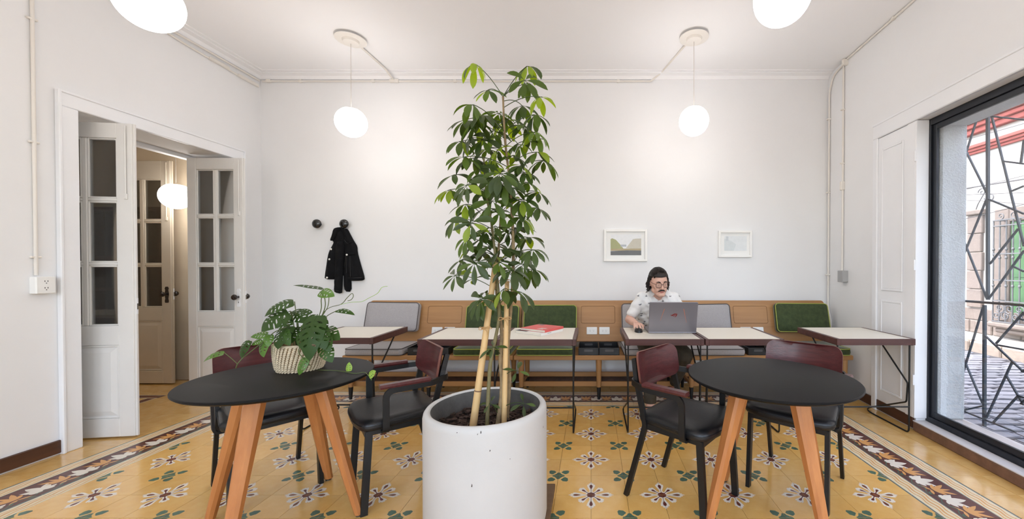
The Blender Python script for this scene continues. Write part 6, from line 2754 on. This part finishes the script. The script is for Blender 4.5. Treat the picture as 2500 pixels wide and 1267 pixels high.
m = MB()
for s in (-1, 1):
    chain(m, [mp(hd(0.0, 0.093, -0.0445)), mp(hd(s * 0.014, 0.091, -0.047)), mp(hd(s * 0.029, 0.080, -0.056))], [0.0062, 0.0066, 0.0040], 10)
fuse(m, 'moustache', M_hair, man, 0.003, 2)
m = MB()
chain(m, [mp(hd(-0.019, 0.086, -0.059)), mp(hd(0, 0.0905, -0.0585)), mp(hd(0.019, 0.086, -0.059))], [0.0026, 0.0046, 0.0026], 8)
chain(m, [mp(hd(-0.015, 0.085, -0.0665)), mp(hd(0, 0.0880, -0.067)), mp(hd(0.015, 0.085, -0.0665))], [0.0030, 0.0054, 0.0030], 8)
fuse(m, 'lips', M_lip, man, 0.0025, 2)
# spectacles: worn by him, a part of the figure
gl_ = MB()
for s in (-1, 1):
    ring = []
    for i in range(22):
        a = 2 * PI * i / 22
        cx, cz = abs(math.cos(a)) ** 0.75 * (1 if math.cos(a) > 0 else -1), abs(math.sin(a)) ** 0.75 * (1 if math.sin(a) > 0 else -1)
        ring.append(mp(hd(s * 0.032 + 0.0255 * cx, 0.098 - 0.35 * abs(s * 0.032 + 0.0255 * cx) ** 1.3 * 0.6, 0.003 + 0.0215 * cz)))
    gl_.tube(ring, 0.0019, 6, closed=True)
    gl_.tube([mp(hd(s * 0.058, 0.089, 0.014)), mp(hd(s * 0.076, 0.070, 0.016)), mp(hd(s * 0.078, -0.005, 0.016))], 0.0019, 6)
gl_.tube([mp(hd(-0.008, 0.098, 0.008)), mp(hd(0, 0.1015, 0.011)), mp(hd(0.008, 0.098, 0.008))], 0.0019, 6)
spec_ = gl_.build('spectacles', M_frame, man, smooth=60)
m = MB()
for s in (-1, 1):
    m.add([mp(hd(s * 0.032 + 0.024 * math.cos(2 * PI * i / 18), 0.0945 - 0.0002, 0.003 + 0.020 * math.sin(2 * PI * i / 18))) for i in range(18)], [tuple(range(18))])
m.build('lens', M_glass, spec_, recalc=False)

# hair: cap and shoulder-length curls
m = MB()
hr = random.Random(5)
vs, fs = [], []
n_, k_ = 36, 26
for i in range(k_ + 1):
    th = PI * i / k_
    for j in range(n_):
        a = 2 * PI * j / n_
        x, y, z = math.sin(th) * math.cos(a), math.sin(th) * math.sin(a), math.cos(th)
        bump = 1 + 0.03 * math.sin(5 * a + 3 * th) + 0.02 * math.sin(11 * a)
        p = V((0.085 * x * bump, -0.010 + 0.104 * y * bump, 0.018 + 0.109 * z * bump))
        line = 0.058 if y > 0.35 else (0.058 - (0.35 - y) * 0.22 if y > -0.05 else -0.06)       # hairline: brow, temples, nape
        if p.z < line:
            p = V((0.055 * x, -0.012 + 0.060 * y, max(p.z, line - 0.035) if y > -0.05 else max(p.z, -0.075)))
        vs.append(mp(hd(*p)))
for i in range(k_):
    for j in range(n_):
        fs.append((i * n_ + j, (i + 1) * n_ + j, (i + 1) * n_ + (j + 1) % n_, i * n_ + (j + 1) % n_))
m.add(vs, fs)
m.build('hair', M_hair, man, smooth=180)
m = MB()
for i in range(380):                     # fine locks swept from the brow over the crown
    az = hr.uniform(-1.0, 1.0)
    pts, rs = [], []
    ph = hr.uniform(0, 6)
    up0 = hr.uniform(-0.004, 0.010)
    t0 = hr.uniform(0.0, 0.25)
    for q in range(10):
        tq = t0 + (1 - t0) * q / 9
        th = R(50) + R(120) * tq
        rx = math.sqrt(max(0.05, 1 - (0.82 * az) ** 2))
        yy = -0.010 + (0.103 + up0) * math.cos(th) * rx
        zz = 0.018 + (0.110 + up0) * math.sin(th) * rx
        w_ = 0.0035 * math.sin(ph + 9 * tq)
        pts.append(mp(hd((0.082 * 0.86 * az) + w_, yy, zz + w_ * 0.4)))
        rs.append(0.0026 * (0.5 + 0.5 * math.sin(PI * (0.1 + 0.85 * q / 9))))
    m.tube(pts, rs, 5)
for i in range(320):                     # wavy locks beside the ears and down the nape
    s = -1 if i % 2 else 1
    a = hr.uniform(-0.10, 1.5)
    x0 = s * (0.078 * math.cos(a * 0.92) + 0.004)
    y0 = -0.008 - 0.082 * math.sin(max(a, 0))
    pts, rs = [], []
    L = hr.uniform(0.07, 0.155) * (0.92 if s < 0 else 1.0)
    ph = hr.uniform(0, 6)
    sw = hr.uniform(0.0, 0.022)
    fr = hr.uniform(7, 13)
    for q in range(13):
        tq = q / 12
        w_ = 0.003 + 0.007 * tq
        pts.append(mp(hd(x0 + s * sw * tq + w_ * math.sin(ph + fr * tq), y0 + w_ * math.cos(ph + fr * tq), 0.062 - L * tq)))
        rs.append(0.0034 - 0.0016 * tq)
    m.tube(pts, rs, 5)
m.build('hair_locks', M_hair, man, smooth=60, recalc=False)

# shirt
m = MB()
for s in (-1, 1):
    capsule(m, mp((0.62 + s * 0.080, 3.60, 0.955)), mp((0.62 + s * 0.072, 3.74, 0.70)), 0.112, 0.122)
    capsule(m, mp((0.62 + s * 0.07, 3.80, 0.62)), mp((0.62 + s * 0.065, 3.76, 0.72)), 0.122, 0.118)
    sh_, el_ = (shR, elR) if s < 0 else (shL, elL)
    capsule(m, mp((0.618, 3.585, 1.012)), mp(sh_ - V((0, 0, 0.006))), 0.062, 0.054)
    capsule(m, mp(sh_), mp(sh_.lerp(el_, 0.62)), 0.055, 0.052)
    d = (el_ - sh_).normalized()
    capsule(m, mp(sh_.lerp(el_, 0.60)), mp(sh_.lerp(el_, 0.68)), 0.056, 0.056)


def wrinkle(co):
    w_ = 0.0034 * math.sin(70 * co.z + 45 * co.x + 8 * math.sin(9 * co.x)) + 0.0026 * math.sin(58 * co.x - 90 * co.z + 30 * co.y)
    return co + V((w_, w_ * 0.6, 0))


shirt = fuse(m, 'shirt', M_shirt, man, 0.006, 6, disp=wrinkle)
# open collar: two folded points and the skin of the open neck
for s in (-1, 1):
    m = MB()
    p0 = V((0.614 + s * 0.058, 3.535, 1.090))
    p1 = V((0.614 + s * 0.026, 3.470, 1.045))
    p2 = V((0.614 + s * 0.066, 3.455, 1.010))
    p3 = V((0.614 + s * 0.098, 3.515, 1.062))
    nn = (p1 - p0).cross(p2 - p0).normalized()
    if nn.y > 0:
        nn = -nn
    m.add([mp(p) + nn * e for e in (0.016, 0.010) for p in (p0, p1, p2, p3)], [(0, 1, 2, 3), (7, 6, 5, 4), (0, 4, 5, 1), (1, 5, 6, 2), (2, 6, 7, 3), (3, 7, 4, 0)])
    m.build('collar', M_shirt, shirt)
# little palm prints on the cloth
dg = bpy.context.evaluated_depsgraph_get()
m = MB()
sp = random.Random(9)
from mathutils.bvhtree import BVHTree
bv = BVHTree.FromPolygons([v.co.copy() for v in shirt.data.vertices], [tuple(p.vertices) for p in shirt.data.polygons])
nk = MB()
vs = []
for i in range(7):
    tz_ = i / 6
    for j in range(5):
        xx = 0.612 - MP.x + (j / 2 - 1) * 0.036 * (1 - tz_ * 0.97) + 0.004 * tz_
        zz = 1.062 - 0.085 * tz_
        hit, nn, _, _ = bv.ray_cast(V((xx, -0.6, zz)), V((0, 1, 0)))
        vs.append((xx, (hit.y if hit else -0.33) - 0.0025, zz))
nk.add(vs, [(i * 5 + j, i * 5 + j + 1, i * 5 + j + 6, i * 5 + j + 5) for i in range(6) for j in range(4)])
nk.build('open_neck', M_skin, shirt, smooth=180, recalc=False)
for i in range(60):
    tgt = V((sp.uniform(-0.20, 0.24), -0.5, sp.uniform(0.72, 1.10)))
    hit, nn, _, _ = bv.ray_cast(tgt, V((0, 1, 0)))
    if hit is None:
        continue
    up2 = (V((0, 0, 1)) - nn * nn.z).normalized()
    sd = nn.cross(up2)
    for q in range(5):
        an = R(20 + 35 * q) + sp.uniform(-.3, .3)
        d = sd * math.cos(an) + up2 * math.sin(an)
        L = sp.uniform(0.010, 0.022)
        e = nn.cross(d) * 0.0014
        o_ = hit + nn * 0.0022
        m.add([o_ - e, o_ + d * L * .5 - e * 1.6, o_ + d * L, o_ + d * L * .5 + e * 1.6, o_ + e], [(0, 1, 2, 3, 4)])
m.build('printed_motifs', M_print, shirt, recalc=False)
# trousers
m = MB()
for s in (-1, 1):
    capsule(m, mp((0.62 + s * 0.07, 3.81, 0.600)), mp((0.62 + s * 0.07, 3.79, 0.64)), 0.112, 0.115)
chain(m, [mp(hipR), mp(hipR.lerp(kneeR, .5)), mp(kneeR), mp(kneeR.lerp(ankR, .5)), mp(ankR + V((0, 0.01, 0.085)))], [0.096, 0.086, 0.066, 0.060, 0.052])
chain(m, [mp(hipL), mp(hipL.lerp(kneeL, .5)), mp(kneeL), mp(kneeL.lerp(ankL, .5)), mp(ankL.lerp(kneeL, .16))], [0.096, 0.088, 0.070, 0.062, 0.052])


def wr2(co):
    w_ = 0.003 * math.sin(70 * co.z + 22 * co.x) + 0.0025 * math.sin(55 * co.y + 40 * co.z)
    return co + V((w_ * .6, w_, 0))


trs = fuse(m, 'trousers', M_trs, man, 0.007, 5, disp=wr2)
for ank, kn, s in ((ankR, kneeR, 0.0), (ankL, kneeL, 0.0)):
    m = MB()
    a = ank + (V((0, 0.01, 0.045)) if ank is ankR else (kn - ank) * 0.09)
    b2 = ank + (V((0, 0.012, 0.095)) if ank is ankR else (kn - ank) * 0.19)
    m.tube([mp(a), mp(b2)], [0.052, 0.054], 20)
    m.build('cuff', M_trs, trs, smooth=40)
# shoes
for ank, fw in ((ankR, V((0.02, -1, 0))), (ankL, V((-0.1, -1, 0)))):
    fw = fw.normalized()
    g = V((ank.x, ank.y, 0))
    m = MB()
    heel = g + V((0, 0.035, 0.038))
    capsule(m, mp(heel), mp(g + fw * 0.07 + V((0, 0, 0.038))), 0.036, 0.040, squash=None)
    capsule(m, mp(g + fw * 0.07 + V((0, 0, 0.036))), mp(g + fw * 0.155 + V((0, 0, 0.030))), 0.040, 0.029)
    capsule(m, mp(g + V((0, 0.015, 0.045))), mp(g + V((0, 0.012, 0.085))), 0.040, 0.040)
    sh2 = fuse(m, 'shoe', M_shoe, man, 0.005, 4, disp=lambda co: V((co.x, co.y, max(co.z, 0.012))))
    m = MB()
    ol = []
    for i in range(24):
        a = 2 * PI * i / 24
        y = math.cos(a)
        ol.append((0.042 * math.sin(a) * (0.9 + 0.12 * y), y))
    c0 = g + fw * 0.055
    rt2 = V((0, 0, 1)).cross(fw)
    m.add([mp(c0 + rt2 * p[0] + fw * (p[1] * 0.135) + V((0, 0, z))) for z in (0.0, 0.016) for p in ol], [tuple(range(24)), tuple(range(24, 48))] + [(i, (i + 1) % 24, 24 + (i + 1) % 24, 24 + i) for i in range(24)])
    m.build('sole', M_lace, sh2)
    m = MB()
    for q in range(4):
        cc = g + fw * (0.035 + 0.022 * q) + V((0, 0, 0.080 - 0.004 * q - (0 if q < 1 else 0.004)))
        m.tube([mp(cc - rt2 * 0.020), mp(cc + V((0, 0, 0.006))), mp(cc + rt2 * 0.020)], 0.0026, 6)
    m.build('laces', M_lace, sh2)
